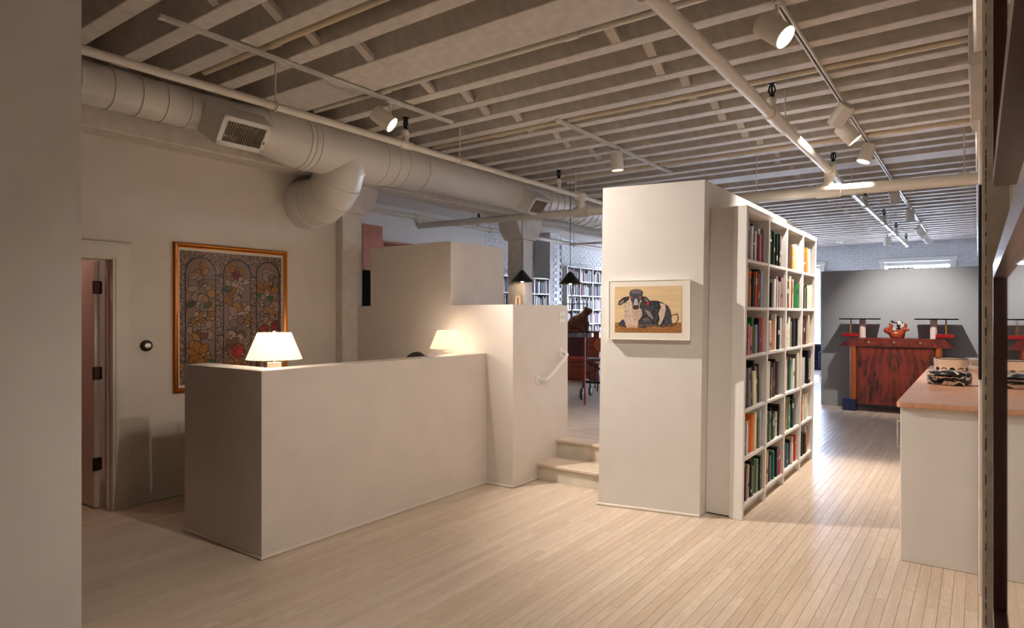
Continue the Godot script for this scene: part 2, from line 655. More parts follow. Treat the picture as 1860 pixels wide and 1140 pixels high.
func board(st: SurfaceTool, x0: float, x1: float, z0: float, z1: float, y: float, o: Vector2) -> void:
	var g := 0.0006
	var e := 0.0009
	var a := Vector3(x0 + g, y, z0 - g)
	var b := Vector3(x1 - g, y, z0 - g)
	var c := Vector3(x1 - g, y, z1 + g)
	var d := Vector3(x0 + g, y, z1 + g)
	var i := Vector3(e, 0, 0)
	var k := Vector3(0, 0, e)
	var l := (z0 - z1) * 0.55
	quad(st, a + i - k, b - i - k, c - i + k, d + i + k, Vector3.UP, o, o + Vector2(0.45, l))
	var dn := Vector3(0, -0.0012, 0)
	var q := Vector3(0, -0.02, 0)
	quad(st, a + dn, d + dn, d + i + k, a + i - k, Vector3(-0.6, 0.8, 0), o, o)
	quad(st, b + dn, c + dn, c - i + k, b - i - k, Vector3(0.6, 0.8, 0), o, o)
	quad(st, a + dn, b + dn, b - i - k, a + i - k, Vector3(0, 0.8, 0.6), o, o)
	quad(st, d + dn, c + dn, c - i + k, d + i + k, Vector3(0, 0.8, -0.6), o, o)
	quad(st, a + dn, d + dn, d + q, a + q, Vector3.LEFT, o, o)
	quad(st, b + dn, c + dn, c + q, b + q, Vector3.RIGHT, o, o)
	quad(st, a + dn, b + dn, b + q, a + q, Vector3.BACK, o, o)
	quad(st, d + dn, c + dn, c + q, d + q, Vector3.FORWARD, o, o)

func floor_boards() -> void:
	var tones := []
	for c in [Color(0.81, 0.745, 0.67), Color(0.82, 0.76, 0.685), Color(0.795, 0.725, 0.645), Color(0.815, 0.75, 0.675), Color(0.835, 0.775, 0.705), Color(0.80, 0.735, 0.66)]:
		var m := grain(c, 50 + tones.size())
		m.roughness = 0.44
		m.clearcoat_enabled = true
		m.clearcoat = 0.08
		m.clearcoat_roughness = 0.22
		tones.append(m)
	M.boards = tones
	var f := setting("floor")
	var st := mb()
	span(st, Vector3(XL - 0.3, -0.3, ZF - 0.3), Vector3(XR + 0.3, -0.012, 3.9))
	obj("subfloor", st, mat(Color(0.50, 0.41, 0.31), 0.8), f)
	var all := []
	var x := -5.53
	while x < XR:
		var z := 1.2 - rng.randf() * 1.2
		while z > ZF:
			var l := rng.randf_range(0.45, 1.7)
			var z1 := maxf(z - l, ZF)
			var c := px_depth(Vector3(x + 0.028, 0, clampf(-2.2, z1, z)))
			var mid := px_depth(Vector3(x + 0.028, 0, (z + z1) / 2))
			var score := 0.0
			for p in [mid, px_depth(Vector3(x + 0.028, 0, z)), px_depth(Vector3(x + 0.028, 0, z1))]:
				if p.x > 150 and p.x < 1784 and p.y < 1140 and p.z > 0.5:
					score += (z - z1) / (p.z * p.z)
			var zc := (z + z1) / 2
			if x < -3.66 and x > -4.6 and zc < -2.4 or x < -1.75 and zc < -5.0 or zc < -9.0 or x < -4.6 and zc < -3.0:
				score = 0.0
			all.append([score, x, minf(x + 0.057, XR), z, z1, rng.randi_range(0, 5), Vector2(rng.randf(), rng.randf())])
			z = z1
		x += 0.057
	all.sort_custom(func(a, b): return a[0] > b[0])
	var rest := []
	for k in 6:
		rest.append(mb())
	for i in all.size():
		var b = all[i]
		if i < 300 and b[0] > 0.0:
			st = mb()
			board(st, b[1], b[2], b[3], b[4], 0.0, b[6])
			obj("plank", st, tones[b[5]], f)
		else:
			board(rest[b[5]], b[1], b[2], b[3], b[4], 0.0, b[6])
	var mesh := ArrayMesh.new()
	for k in 6:
		rest[k].set_material(tones[k])
		rest[k].commit(mesh)
	var o := MeshInstance3D.new()
	o.name = "plank_field"
	o.mesh = mesh
	o.set_meta("kind", "stuff")
	f.add_child(o)
	# the small room behind the door has boards too (plain slab, barely seen)
	st = mb()
	span(st, Vector3(XL, -0.012, -4.6), Vector3(-5.53, 0.0, -1.4))
	obj("side_room_boards", st, tones[2], f)
	# raised floor, boards running across
	var up := setting("floor_raised")
	st = mb()
	span(st, Vector3(XL, 0, -7.8), Vector3(-2.46, FLOOR_UP - 0.02, -5.40))
	span(st, Vector3(XL, 0, -15.0), Vector3(-3.6, FLOOR_UP - 0.02, -7.8))
	obj("platform_base", st, M.wall, up)
	var sts := []
	for k in 6:
		sts.append(mb())
	var z := -5.40
	while z > -14.9:
		var right := -2.47 if z > -7.75 else -3.62
		var xx := right
		while xx > -7.85:
			var l := minf(rng.randf_range(0.5, 1.6), xx + 7.86)
			var t: SurfaceTool = sts[rng.randi_range(0, 5)]
			var uo := Vector2(rng.randf(), rng.randf())
			var g := 0.0008
			quad(t, Vector3(xx - g, FLOOR_UP, z - g), Vector3(xx - g, FLOOR_UP, z - 0.057 + g), Vector3(xx - l + g, FLOOR_UP, z - 0.057 + g), Vector3(xx - l + g, FLOOR_UP, z - g), Vector3.UP, uo, uo + Vector2(0.45, l * 0.55))
			quad(t, Vector3(xx, FLOOR_UP, z - g), Vector3(xx - l, FLOOR_UP, z - g), Vector3(xx - l, FLOOR_UP - 0.02, z - g), Vector3(xx, FLOOR_UP - 0.02, z - g), Vector3.BACK)
			xx -= l
		z -= 0.057
	mesh = ArrayMesh.new()
	for k in 6:
		sts[k].set_material(tones[k])
		sts[k].commit(mesh)
	o = MeshInstance3D.new()
	o.name = "plank_field"
	o.mesh = mesh
	o.set_meta("kind", "stuff")
	up.add_child(o)

func skirting(pts: Array, called := "") -> void:
	var st := mb()
	for i in pts.size() - 1:
		var a: Vector3 = pts[i]
		var b: Vector3 = pts[i + 1]
		var d := (b - a)
		var n := Vector3(d.z, 0, -d.x).normalized()
		var t := Transform3D(Basis(d.normalized(), Vector3.UP, -n), (a + b) / 2)
		box(st, Vector3(0, 0.011, -0.0), Vector3(d.length() + 0.018, 0.022, 0.018), 0.006, t)
	struct(called, st, M.trim)

# ---------------------------------------------------------------- plaster walls that stand in the room
func built_in_walls() -> void:
	# wall close to the camera on the left
	var st := mb()
	span(st, Vector3(-3.62, 0, -1.28), Vector3(-3.453, 3.60, 3.6), 0.0)
	struct("wall_front_left", st, M.wall)
	st = mb()
	span(st, Vector3(XL, 0, -1.40), Vector3(-5.53, 3.60, -1.25))
	struct("wall_side_room_front", st, M.wall)
	st = mb()
	span(st, Vector3(XL, 0.0, -1.43), Vector3(-5.66, 3.3, -1.402))
	struct("wall_pink", st, M.pink)
	# left wall with the doorway
	st = mb()
	span(st, Vector3(-5.65, 0, -4.46), Vector3(-5.53, 2.935, -2.27))
	span(st, Vector3(-5.65, 2.0, -2.27), Vector3(-5.53, 2.935, -1.40))
	struct("wall_left", st, M.wall_left)
	st = mb()
	span(st, Vector3(XL, 0, -4.62), Vector3(-5.55, 3.6, -4.48))
	struct("wall_side_room", st, M.cool_wall)
	st = mb()
	span(st, Vector3(XL, 2.9, -4.5), Vector3(-5.6, 2.96, -1.4))
	struct("ceiling_side_room", st, M.wall)
	var sl := thing("globe_light", "small white globe ceiling light in the room behind the door", "ceiling light", Vector3(-6.3, 2.9, -1.85))
	st = mb()
	lathe(st, [Vector2(0.06, 0.0), Vector2(0.06, -0.02), Vector2(0.0, -0.025)], 18)
	obj("canopy", st, M.white, sl)
	st = mb()
	ball(st, Vector3(0, -0.10, 0), Vector3(0.08, 0.08, 0.08), 18)
	obj("globe", st, M.lens_soft, sl)
	var ol := OmniLight3D.new()
	ol.name = "globe_bulb"
	sl.add_child(ol)
	ol.position = Vector3(0, -0.10, 0)
	ol.light_color = Color(1.0, 0.94, 0.88)
	ol.light_energy = 0.35
	ol.light_size = 0.07
	ol.omni_range = 30.0
	ol.omni_attenuation = 2.0
	ol.shadow_enabled = true
	# post at the end of the left wall, with its bolster under the girder
	post(Vector3(-5.56, 0, -4.58), 0.28, 0.27, 0.0)
	post(Vector3(-5.44, FLOOR_UP, -7.72), 0.28, 0.24, FLOOR_UP)
	post(Vector3(0.135, 0, -4.515), 0.27, 0.27, 0.0)
	post(Vector3(0.16, 0, -9.6), 0.27, 0.27, 0.0)
	# door casing and jamb
	st = mb()
	span(st, Vector3(-5.53, 0, -2.385), Vector3(-5.512, 2.0, -2.285), 0.0)
	span(st, Vector3(-5.53, 2.0, -2.385), Vector3(-5.512, 2.095, -1.25), 0.0)
	span(st, Vector3(-5.531, 2.0955, -2.40), Vector3(-5.498, 2.115, -1.25), 0.004)
	struct("trim_2", st, M.trim)
	st = mb()
	span(st, Vector3(-5.66, 0, -2.285), Vector3(-5.515, 2.0, -2.262), 0.003)
	span(st, Vector3(-5.62, 0, -2.262), Vector3(-5.58, 1.985, -2.250), 0.003)
	span(st, Vector3(-5.66, 1.98, -2.2615), Vector3(-5.515, 1.9995, -1.40), 0.0)
	struct("trim_3", st, M.trim)
	# open door leaf with three hinges
	var d := setting("door_1")
	st = mb()
	span(st, Vector3(-6.45, 0.012, -2.235), Vector3(-5.68, 1.975, -2.195), 0.003)
	obj("door_leaf", st, M.door, d)
	for hy in [0.36, 1.08, 1.76]:
		var h := mb()
		span(h, Vector3(-5.679, hy - 0.05, -2.245), Vector3(-5.655, hy + 0.05, -2.18), 0.006)
		tube(h, [Vector3(-5.655, hy - 0.05, -2.18), Vector3(-5.655, hy + 0.05, -2.18)], 0.007, 10)
		obj("hinge", h, M.bronze, d)
	# the half-height desk enclosure
	st = mb()
	span(st, Vector3(-4.60, 0, -2.54), Vector3(-3.655, 1.19, -2.36), 0.0)
	span(st, Vector3(-3.835, 0, -4.648), Vector3(-3.655, 1.19, -2.54), 0.0)
	struct("wall_desk", st, M.wall_left)
	# taller return wall behind it, with the block standing on top
	st = mb()
	span(st, Vector3(-5.42, 0, -4.85), Vector3(-3.355, 1.635, -4.648), 0.0)
	span(st, Vector3(-3.53, 0, -5.59), Vector3(-3.355, 1.635, -4.85), 0.0)
	struct("wall_return", st, M.wall_left)
	st = mb()
	span(st, Vector3(-5.215, 1.635, -5.50), Vector3(-4.09, 2.245, -4.648), 0.0)
	struct("wall_block", st, M.wall_left)
	# thin skirting strips
	skirting([Vector3(-4.60, 0, -2.36), Vector3(-3.655, 0, -2.36), Vector3(-3.655, 0, -4.648)], "baseboard_desk")
	skirting([Vector3(-3.655, 0, -4.640), Vector3(-3.355, 0, -4.640), Vector3(-3.355, 0, -5.05)], "baseboard_return")
	skirting([Vector3(-5.53, 0, -2.39), Vector3(-5.53, 0, -4.46)], "baseboard_left")

func post(at: Vector3, wx: float, wz: float, y0: float) -> void:
	var st := mb()
	span(st, Vector3(at.x - wx / 2, y0, at.z - wz / 2), Vector3(at.x + wx / 2, 2.70, at.z + wz / 2), 0.006)
	var o := setting("column")
	obj("shaft", st, M.timber, o)
	st = mb()
	var w := wz / 2
	var prof := PackedVector2Array([Vector2(-w - 0.01, 2.62), Vector2(w + 0.01, 2.62), Vector2(w + 0.06, 2.64), Vector2(w + 0.15, 2.74), Vector2(w + 0.20, 2.86), Vector2(w + 0.20, 2.93), Vector2(-w - 0.20, 2.93), Vector2(-w - 0.20, 2.86), Vector2(-w - 0.15, 2.74), Vector2(-w - 0.06, 2.64)])
	prism(st, prof, Vector3(at.x - wx / 2 - 0.03, 0, at.z), Vector3.BACK, Vector3.UP, Vector3(wx + 0.06, 0, 0))
	obj("bolster", st, M.timber, o)

func steps() -> void:
	var s := setting("stairs")
	var x0 := -3.355
	var x1 := -2.46
	for k in 2:
		var zr: float = [-5.05, -5.40][k]
		var top: float = [0.152, FLOOR_UP][k]
		var bot: float = [0.0, 0.152][k]
		var st := mb()
		span(st, Vector3(x0, bot, zr - 0.02), Vector3(x1, top - 0.026, zr), 0.002)
		obj("riser", st, M.riser, s)
		var depth: float = [0.355, 0.10][k]
		for b in [3, 1][k]:
			st = mb()
			var za: float = zr + 0.028 - b * depth / [3, 1][k] * 1.08
			var zb: float = za - depth / [3, 1][k] * 1.075
			span(st, Vector3(x0, top - 0.026, zb), Vector3(x1, top + 0.001, za), 0.005 if b == 0 else 0.001)
			obj("tread_board", st, M.boards[1], s)
	# handrail with two round rosettes
	var r := thing("handrail", "short white painted handrail on the wall beside the steps", "handrail", Vector3(-3.355, 0, 0))
	var st := mb()
	tube(st, [Vector3(0.012, 1.168, -5.456), Vector3(0.05, 1.168, -5.456), Vector3(0.075, 1.150, -5.45), Vector3(0.078, 1.11, -5.40), Vector3(0.078, 0.955, -5.13), Vector3(0.075, 0.935, -5.075), Vector3(0.05, 0.935, -5.045), Vector3(0.012, 0.935, -5.042)], 0.018, 14)
	obj("rail", st, M.white, r)
	for p in [Vector3(0, 1.168, -5.456), Vector3(0, 0.935, -5.042)]:
		st = mb()
		lathe(st, [Vector2(0.046, 0.0), Vector2(0.046, 0.006), Vector2(0.036, 0.014), Vector2(0.0, 0.016)], 24, Transform3D(turn_y_to(Vector3.RIGHT), p))
		obj("rosette", st, M.white, r)
	var sw := thing("light_switch", "white double light switch plate on the wall above the handrail", "switch", Vector3(-3.355, 1.517, -5.483))
	st = mb()
	box(st, Vector3(0.003, 0, 0), Vector3(0.007, 0.115, 0.115), 0.003)
	obj("plate", st, M.white, sw)
	for z in [-0.024, 0.024]:
		st = mb()
		box(st, Vector3(0.012, 0.004, z), Vector3(0.016, 0.022, 0.009), 0.002)
		obj("toggle", st, M.white, sw)

# ---------------------------------------------------------------- duct, pipes, sprinklers
func pipes_and_duct() -> void:
	var d := thing("air_duct", "large white painted round air duct hung along the left beam", "air duct", Vector3.ZERO)
	var st := mb()
	var secs := [[0.8, 0.15, -5.08], [-2.95, 0.15, -5.08], [-3.50, 0.235, -4.95], [-4.45, 0.235, -4.95], [-4.75, 0.222, -4.95], [-5.05, 0.222, -4.95], [-5.15, 0.205, -4.95], [ZF + 0.1, 0.205, -4.95]]
	var pts := []
	var rad := []
	for s in secs:
		pts.append(Vector3(s[2], 3.325 - s[1], s[0]))
		rad.append(s[1])
	tube(st, pts, rad, 40)
	obj("duct_run", st, M.duct, d)
	var seams := [[-0.6, 0.15], [-0.95, 0.15], [-1.3, 0.15], [-1.62, 0.15], [-1.84, 0.15], [-2.05, 0.15], [-2.24, 0.15], [-2.42, 0.15], [-2.60, 0.15], [-3.22, 0.192], [-3.55, 0.235], [-3.60, 0.235], [-3.66, 0.235], [-4.46, 0.235], [-4.62, 0.229], [-4.76, 0.222], [-5.06, 0.222]]
	for k in 30:
		seams.append([-7.5 - k * 0.17, 0.205])
	for s in seams:
		st = mb()
		var cx := -5.08 if s[0] > -2.95 else lerpf(-5.08, -4.95, clampf((s[0] + 2.95) / -0.55, 0, 1))
		var c := Vector3(cx, 3.325 - s[1], s[0])
		tube(st, [c + Vector3(0, 0, 0.006), c - Vector3(0, 0, 0.006)], s[1] + 0.007, 40)
		obj("seam", st, M.duct, d)
	# gored elbow into the wall
	var arc := [Vector3(-4.96, 3.06, -4.05), Vector3(-4.97, 2.93, -4.05), Vector3(-5.02, 2.82, -4.05), Vector3(-5.10, 2.73, -4.05), Vector3(-5.24, 2.67, -4.05), Vector3(-5.38, 2.655, -4.05), Vector3(-5.535, 2.655, -4.05)]
	st = mb()
	tube(st, arc, 0.232, 40)
	obj("elbow", st, M.duct, d)
	for i in [1, 2, 3, 4, 5]:
		st = mb()
		var dir: Vector3 = (arc[i + 1] - arc[i - 1]).normalized()
		tube(st, [arc[i] - dir * 0.007, arc[i] + dir * 0.007], 0.240, 40)
		obj("elbow_seam", st, M.duct, d)
	st = mb()
	tube(st, [Vector3(-5.36, 2.655, -4.05), Vector3(-5.531, 2.655, -4.05)], 0.245, 40)
	obj("wall_collar", st, M.duct, d)
	register(d, -2.93, -4.98, 3.12, 0.42)
	register(d, -7.02, -4.86, 3.08, 0.36)
	# strap hangers round the duct
	for z in [-4.36, -9.0]:
		st = mb()
		var r := 0.236 if z > -5.0 else 0.206
		tube(st, [Vector3(-4.95, 3.325 - r, z + 0.02), Vector3(-4.95, 3.325 - r, z - 0.02)], r + 0.004, 40, false)
		obj("strap", st, M.duct, d)
	# sprinkler main along the duct
	var p := thing("sprinkler_pipe", "white sprinkler pipe running along the duct with upright heads", "pipe", Vector3.ZERO, "sprinkler pipes")
	st = mb()
	tube(st, [Vector3(-4.09, 3.04, 0.6), Vector3(-4.09, 3.04, -16.5)], 0.028, 18)
	obj("pipe_run", st, M.pipe, p)
	for z in [-4.05, -6.61]:
		sprinkler(p, Vector3(-4.09, 3.04, z), 0.028)
	for z in [-1.0, -2.75, -4.78, -7.01, -9.3]:
		hanger(p, Vector3(-4.09, 3.04, z), 0.028)
	riser_tee(p, Vector3(-4.09, 2.85, -7.15), Vector3(-4.09, 3.04, -7.15))
	# right sprinkler pipe
	p = thing("sprinkler_pipe", "white sprinkler pipe running above the bookcase towards the far window", "pipe", Vector3.ZERO, "sprinkler pipes")
	st = mb()
	tube(st, [Vector3(-1.235, 3.05, 0.4), Vector3(-1.263, 3.05, -5.2), Vector3(-1.272, 3.054, -7.5)], 0.040, 20)
	tube(st, [Vector3(-1.272, 3.054, -7.5), Vector3(-1.272, 3.054, -16.6)], 0.031, 20)
	obj("pipe_run", st, M.pipe, p)
	for z in [-5.11, -7.66, -10.1, -12.3, -14.2, -16.3]:
		sprinkler(p, Vector3(-1.268, 3.052, z), 0.036)
	st = mb()
	tube(st, [Vector3(-1.264, 3.050, -5.02), Vector3(-1.264, 3.050, -5.48)], 0.050, 20)
	obj("coupling", st, M.pipe, p)
	for z in [-2.8, -5.53, -8.9, -11.7, -13.2, -15.4]:
		hanger(p, Vector3(-1.268, 3.052, z), 0.032)
	riser_tee(p, Vector3(-1.29, 2.85, -7.48), Vector3(-1.272, 3.054, -7.48))
	# cross main
	p = thing("cross_main_pipe", "thick beige cross pipe hung from wall to wall below the joists", "pipe", Vector3.ZERO)
	st = mb()
	tube(st, [Vector3(-6.69, 2.85, -6.89), Vector3(-4.09, 2.85, -7.17)], 0.045, 20)
	tube(st, [Vector3(-4.09, 2.85, -7.17), Vector3(-1.29, 2.85, -7.48), Vector3(0.10, 2.85, -7.63)], 0.058, 20)
	obj("pipe_run", st, M.pipe, p)
	st = mb()
	tube(st, [Vector3(-4.19, 2.85, -7.16), Vector3(-3.98, 2.85, -7.18)], 0.068, 20)
	obj("coupling", st, M.pipe, p)
	st = mb()
	tube(st, [Vector3(-1.40, 2.85, -7.468), Vector3(-1.17, 2.85, -7.494)], 0.074, 20)
	obj("coupling", st, M.pipe, p)
	hanger(p, Vector3(-5.75, 2.85, -6.99), 0.047)
	hanger(p, Vector3(-2.0, 2.85, -7.40), 0.058)
	hanger(p, Vector3(-0.11, 2.85, -7.61), 0.062)
	# pipe along the far left wall
	p = thing("wall_pipe", "grey pipe running along the far left wall above the cabinets", "pipe", Vector3.ZERO)
	st = mb()
	tube(st, [Vector3(-6.69, 2.97, -4.7), Vector3(-6.69, 2.97, -16.5)], 0.036, 18)
	obj("pipe_run", st, M.pipe, p)
	riser_tee(p, Vector3(-6.69, 2.85, -6.89), Vector3(-6.69, 2.97, -6.89))
	for z in [-5.6, -8.6, -11.4, -13.5]:
		hanger(p, Vector3(-6.69, 2.97, z), 0.037)
	sprinkler(p, Vector3(-6.69, 2.97, -8.3), 0.03)
	for z in [-11.2, -13.6]:
		st = mb()
		tube(st, [Vector3(-6.69, 2.95, z), Vector3(-5.62, 2.95, z - 0.1)], 0.020, 14)
		obj("branch", st, M.pipe, p)
	# thin branch pipes tucked between joists
	var n := ["nearest the camera among the joists", "against the wide joist pair", "above the partition block between joists", "in the wide dark gap over the bookcase"]
	var zs := [[-2.622, 3.405, 0.028, M.pipe_old], [-3.64, 3.365, 0.022, M.pipe], [-5.19, 3.365, 0.027, M.pipe_old], [-7.36, 3.36, 0.036, M.pipe_old]]
	for i in 4:
		p = thing("branch_pipe", "thin painted branch pipe " + n[i], "pipe", Vector3.ZERO, "branch pipes between joists")
		var q = zs[i]
		st = mb()
		tube(st, [Vector3(-4.8, q[1], q[0] + 0.01), Vector3(-0.02, q[1], q[0])], q[2], 14)
		obj("pipe_run", st, q[3], p)
		for cx in [-3.9, -2.15, -0.55]:
			st = mb()
			tube(st, [Vector3(cx - 0.05, q[1], q[0] + 0.006), Vector3(cx + 0.05, q[1], q[0] + 0.006)], q[2] + 0.006, 14)
			obj("coupling", st, q[3], p)

func register(d: Node3D, z: float, x: float, y: float, w: float) -> void:
	# sheet-metal collar that leaves the duct side and carries a tilted grille
	var n := Vector3(0.80, -0.60, 0).normalized()
	var up := Vector3(0.60, 0.80, 0).normalized()
	var c := Vector3(x + 0.20, y - 0.13, z)
	var hw := w / 2
	var hh := 0.125
	var st := mb()
	var f := [c + up * hh + Vector3(0, 0, hw), c + up * hh - Vector3(0, 0, hw), c - up * hh - Vector3(0, 0, hw), c - up * hh + Vector3(0, 0, hw)]
	var b := []
	for q in f:
		b.append(q - n * 0.2 + Vector3(0, 0, 0.05 if q.z > z else -0.02))
	for i in 4:
		var j := (i + 1) % 4
		var nn: Vector3 = (f[j] - f[i]).cross(b[i] - f[i]).normalized()
		if nn.dot(f[i] - c) < 0:
			nn = -nn
		quad(st, f[i], f[j], b[j], b[i], nn)
	obj("register_collar", st, M.duct, d)
	var t := Transform3D(Basis(Vector3.BACK, up, Vector3.BACK.cross(up)), c)
	var g := Node3D.new()
	g.name = "register_grille"
	g.transform = t
	d.add_child(g, true)
	var dep := signf(t.basis.z.dot(n))
	st = mb()
	for e in [[Vector3(0, hh - 0.02, 0), Vector3(w, 0.04, 0.012)], [Vector3(0, -hh + 0.02, 0), Vector3(w, 0.04, 0.012)], [Vector3(-hw + 0.022, 0, 0), Vector3(0.044, hh * 2, 0.012)], [Vector3(hw - 0.022, 0, 0), Vector3(0.044, hh * 2, 0.012)]]:
		box(st, e[0] + Vector3(0, 0, 0.004 * dep), e[1], 0.003)
	obj("grille_frame", st, M.duct, g)
	var nv := int((w - 0.088) / 0.019)
	for k in nv:
		st = mb()
		box(st, Vector3(-hw + 0.05 + k * (w - 0.10) / (nv - 1), 0, 0.002 * dep), Vector3(0.003, hh * 2 - 0.08, 0.014))
		obj("louver", st, M.grille, g)
	for k in 5:
		st = mb()
		box(st, Vector3(0, -hh + 0.055 + k * (hh * 2 - 0.11) / 4.0, -0.008 * dep), Vector3(w - 0.088, 0.004, 0.010))
		obj("cross_bar", st, M.grille, g)
	st = mb()
	box(st, Vector3(-hw + 0.03, -0.03, 0.016 * dep), Vector3(0.008, 0.02, 0.02), 0.002)
	obj("damper_lever", st, M.grille, g)

func sprinkler(p: Node3D, at: Vector3, r: float) -> void:
	var s := Node3D.new()
	s.name = "sprinkler_head"
	s.position = at
	s.scale = Vector3(1.3, 1.3, 1.3)
	p.add_child(s, true)
	var st := mb()
	tube(st, [Vector3(-0.001, 0, 0.05), Vector3(0, 0, -0.05)], r / 1.3 + 0.006, 16)
	tube(st, [Vector3(0, 0, 0), Vector3(0, 0.085, 0)], 0.022, 14)
	ball(st, Vector3(0, 0.08, 0.012), Vector3(0.030, 0.027, 0.030), 12)
	obj("tee_fitting", st, M.pipe, s)
	st = mb()
	lathe(st, [Vector2(0.014, 0.10), Vector2(0.014, 0.125), Vector2(0.009, 0.13)], 12)
	for sg in [-1, 1]:
		tube(st, [Vector3(0.008 * sg, 0.125, 0), Vector3(0.019 * sg, 0.145, 0), Vector3(0.012 * sg, 0.172, 0), Vector3(0.0, 0.178, 0)], 0.0055, 8)
	lathe(st, [Vector2(0.0, 0.188), Vector2(0.024, 0.184), Vector2(0.026, 0.180), Vector2(0.0, 0.178)], 16)
	tube(st, [Vector3(0, 0.125, 0), Vector3(0, 0.178, 0)], 0.006, 8)
	obj("head", st, M.black, s)

func hanger(p: Node3D, at: Vector3, r: float) -> void:
	var st := mb()
	tube(st, [at + Vector3(0, r, 0), Vector3(at.x, JB + 0.02, at.z)], 0.006, 8)
	var ring := []
	for k in 13:
		var a := TAU * k / 12
		ring.append(at + Vector3(cos(a) * (r + 0.006), sin(a) * (r + 0.008), 0))
	tube(st, ring, 0.006, 8, false)
	obj("hanger", st, M.pipe, p)

func riser_tee(p: Node3D, a: Vector3, b: Vector3) -> void:
	var st := mb()
	tube(st, [a, b], 0.045, 18)
	tube(st, [b + Vector3(0, -0.055, 0), b + Vector3(0, 0.045, 0)], 0.056, 18)
	tube(st, [a + Vector3(0, 0.05, 0), a + Vector3(0, 0.085, 0)], 0.058, 18)
	tube(st, [b + Vector3(0, 0, 0.085), b - Vector3(0, 0, 0.085)], 0.052, 18)
	obj("riser", st, M.pipe, p)

# ---------------------------------------------------------------- track lighting
func tracks() -> void:
	var specs := [["short lighting track fixed under the joists left of the camera", -3.95, -1.89, -4.49], ["short white lighting track ending above the partition block", -3.12, -5.03, -7.74], ["long white lighting track running from the camera to the far window", -0.925, 2.6, -16.9]]
	for s in specs:
		var t := thing("lighting_track", s[0], "track", Vector3.ZERO, "lighting tracks")
		var st := mb()
		span(st, Vector3(s[1] - 0.018, JB - 0.030, s[3]), Vector3(s[1] - 0.007, JB - 0.006, s[2]))
		span(st, Vector3(s[1] + 0.007, JB - 0.030, s[3]), Vector3(s[1] + 0.018, JB - 0.006, s[2]))
		span(st, Vector3(s[1] - 0.018, JB - 0.012, s[3]), Vector3(s[1] + 0.018, JB - 0.006, s[2]))
		for e in [s[2], s[3]]:
			span(st, Vector3(s[1] - 0.019, JB - 0.032, e - 0.02), Vector3(s[1] + 0.019, JB - 0.006, e + 0.02), 0.003)
		obj("rail", st, M.track, t)
		st = mb()
		span(st, Vector3(s[1] - 0.007, JB - 0.016, s[3]), Vector3(s[1] + 0.007, JB - 0.012, s[2]))
		obj("slot", st, M.slot, t)
	var warm := Color(1.0, 0.952, 0.908)
	# position of the head, target, label, energy, cone, lens
	head(Vector3(-3.95, 3.15, -3.66), Vector3(-2.10, 1.55, -4.72), "lit white track spotlight above the half wall aimed at the cow picture", 13.0, 46.0, M.lens_hot, warm)
	head(Vector3(-3.12, 3.17, -6.22), Vector3(-3.02, 1.0, -6.28), "white track spotlight hanging straight down above the partition block", 2.2, 40.0, M.lens_soft, warm)
	head(Vector3(-0.925, 3.13, -3.76), Vector3(0.05, 2.25, -3.58), "glaring track spotlight nearest the camera", 3.0, 42.0, M.lens_hot, warm)
	head(Vector3(-0.925, 3.15, -2.50), Vector3(-2.0, 0.0, -3.0), "track spotlight above the frame flooding the floor and half wall", 4.0, 62.0, M.lens_warm, warm)
	head(Vector3(-0.925, 3.20, -5.93), Vector3(-1.77, 2.22, -6.40), "track spotlight tilted towards the near end of the bookcase", 5.5, 52.0, M.lens_soft, warm)
	head(Vector3(-0.925, 3.13, -6.28), Vector3(0.25, 1.72, -6.55), "track spotlight aimed at the black and white dishes", 4.5, 52.0, M.lens_warm, warm)
	head(Vector3(-0.925, 3.19, -7.45), Vector3(-1.50, 1.45, -7.15), "track spotlight tilted towards the far bays of the bookcase", 10.0, 44.0, M.lens_warm, warm)
	head(Vector3(-0.925, 3.15, -10.15), Vector3(-0.86, 1.35, -11.85), "track spotlight aimed at the red wooden cabinet", 8.0, 34.0, M.lens_warm, Color(1.0, 0.97, 0.94))
	head(Vector3(-0.925, 3.20, -12.63), Vector3(-0.91, 1.0, -12.7), "track spotlight hanging straight down behind the grey partition", 0.0, 40.0, M.lens_off, warm)
	head(Vector3(-0.925, 3.17, -14.95), Vector3(-0.45, 2.3, -15.7), "second track spotlight from the far end of the long track", 0.0, 40.0, M.lens_off, warm)
	head(Vector3(-0.925, 3.19, -16.8), Vector3(-0.35, 2.4, -17.6), "last track spotlight at the far end of the long track", 0.0, 40.0, M.lens_off, warm)
	# heads further back on the same track, behind the camera
	head(Vector3(-0.925, 3.15, 0.9), Vector3(-2.6, 1.0, 2.9), "track spotlight behind the camera turned to the rear wall", 8.0, 50.0, M.lens_warm, warm)
	# single cylinder light on the joists near the far window
	var c := thing("ceiling_light", "small white cylinder ceiling light near the far window", "ceiling light", Vector3(-1.64, JB, -16.5))
	var st := mb()
	lathe(st, [Vector2(0.075, 0.0), Vector2(0.075, -0.02), Vector2(0.02, -0.03), Vector2(0.02, -0.08)], 20)
	obj("canopy", st, M.head, c)
	st = mb()
	lathe(st, [Vector2(0.0, -0.08), Vector2(0.072, -0.08), Vector2(0.075, -0.085), Vector2(0.075, -0.27), Vector2(0.068, -0.27), Vector2(0.06, -0.20), Vector2(0.0, -0.20)], 24)
	obj("body", st, M.head, c)
	c = thing("smoke_detector", "flat white round detector on the far joists", "detector", Vector3(-2.77, JB, -17.6))
	st = mb()
	lathe(st, [Vector2(0.075, 0.0), Vector2(0.072, -0.025), Vector2(0.05, -0.04), Vector2(0.0, -0.042)], 20)
	obj("cover", st, M.white, c)

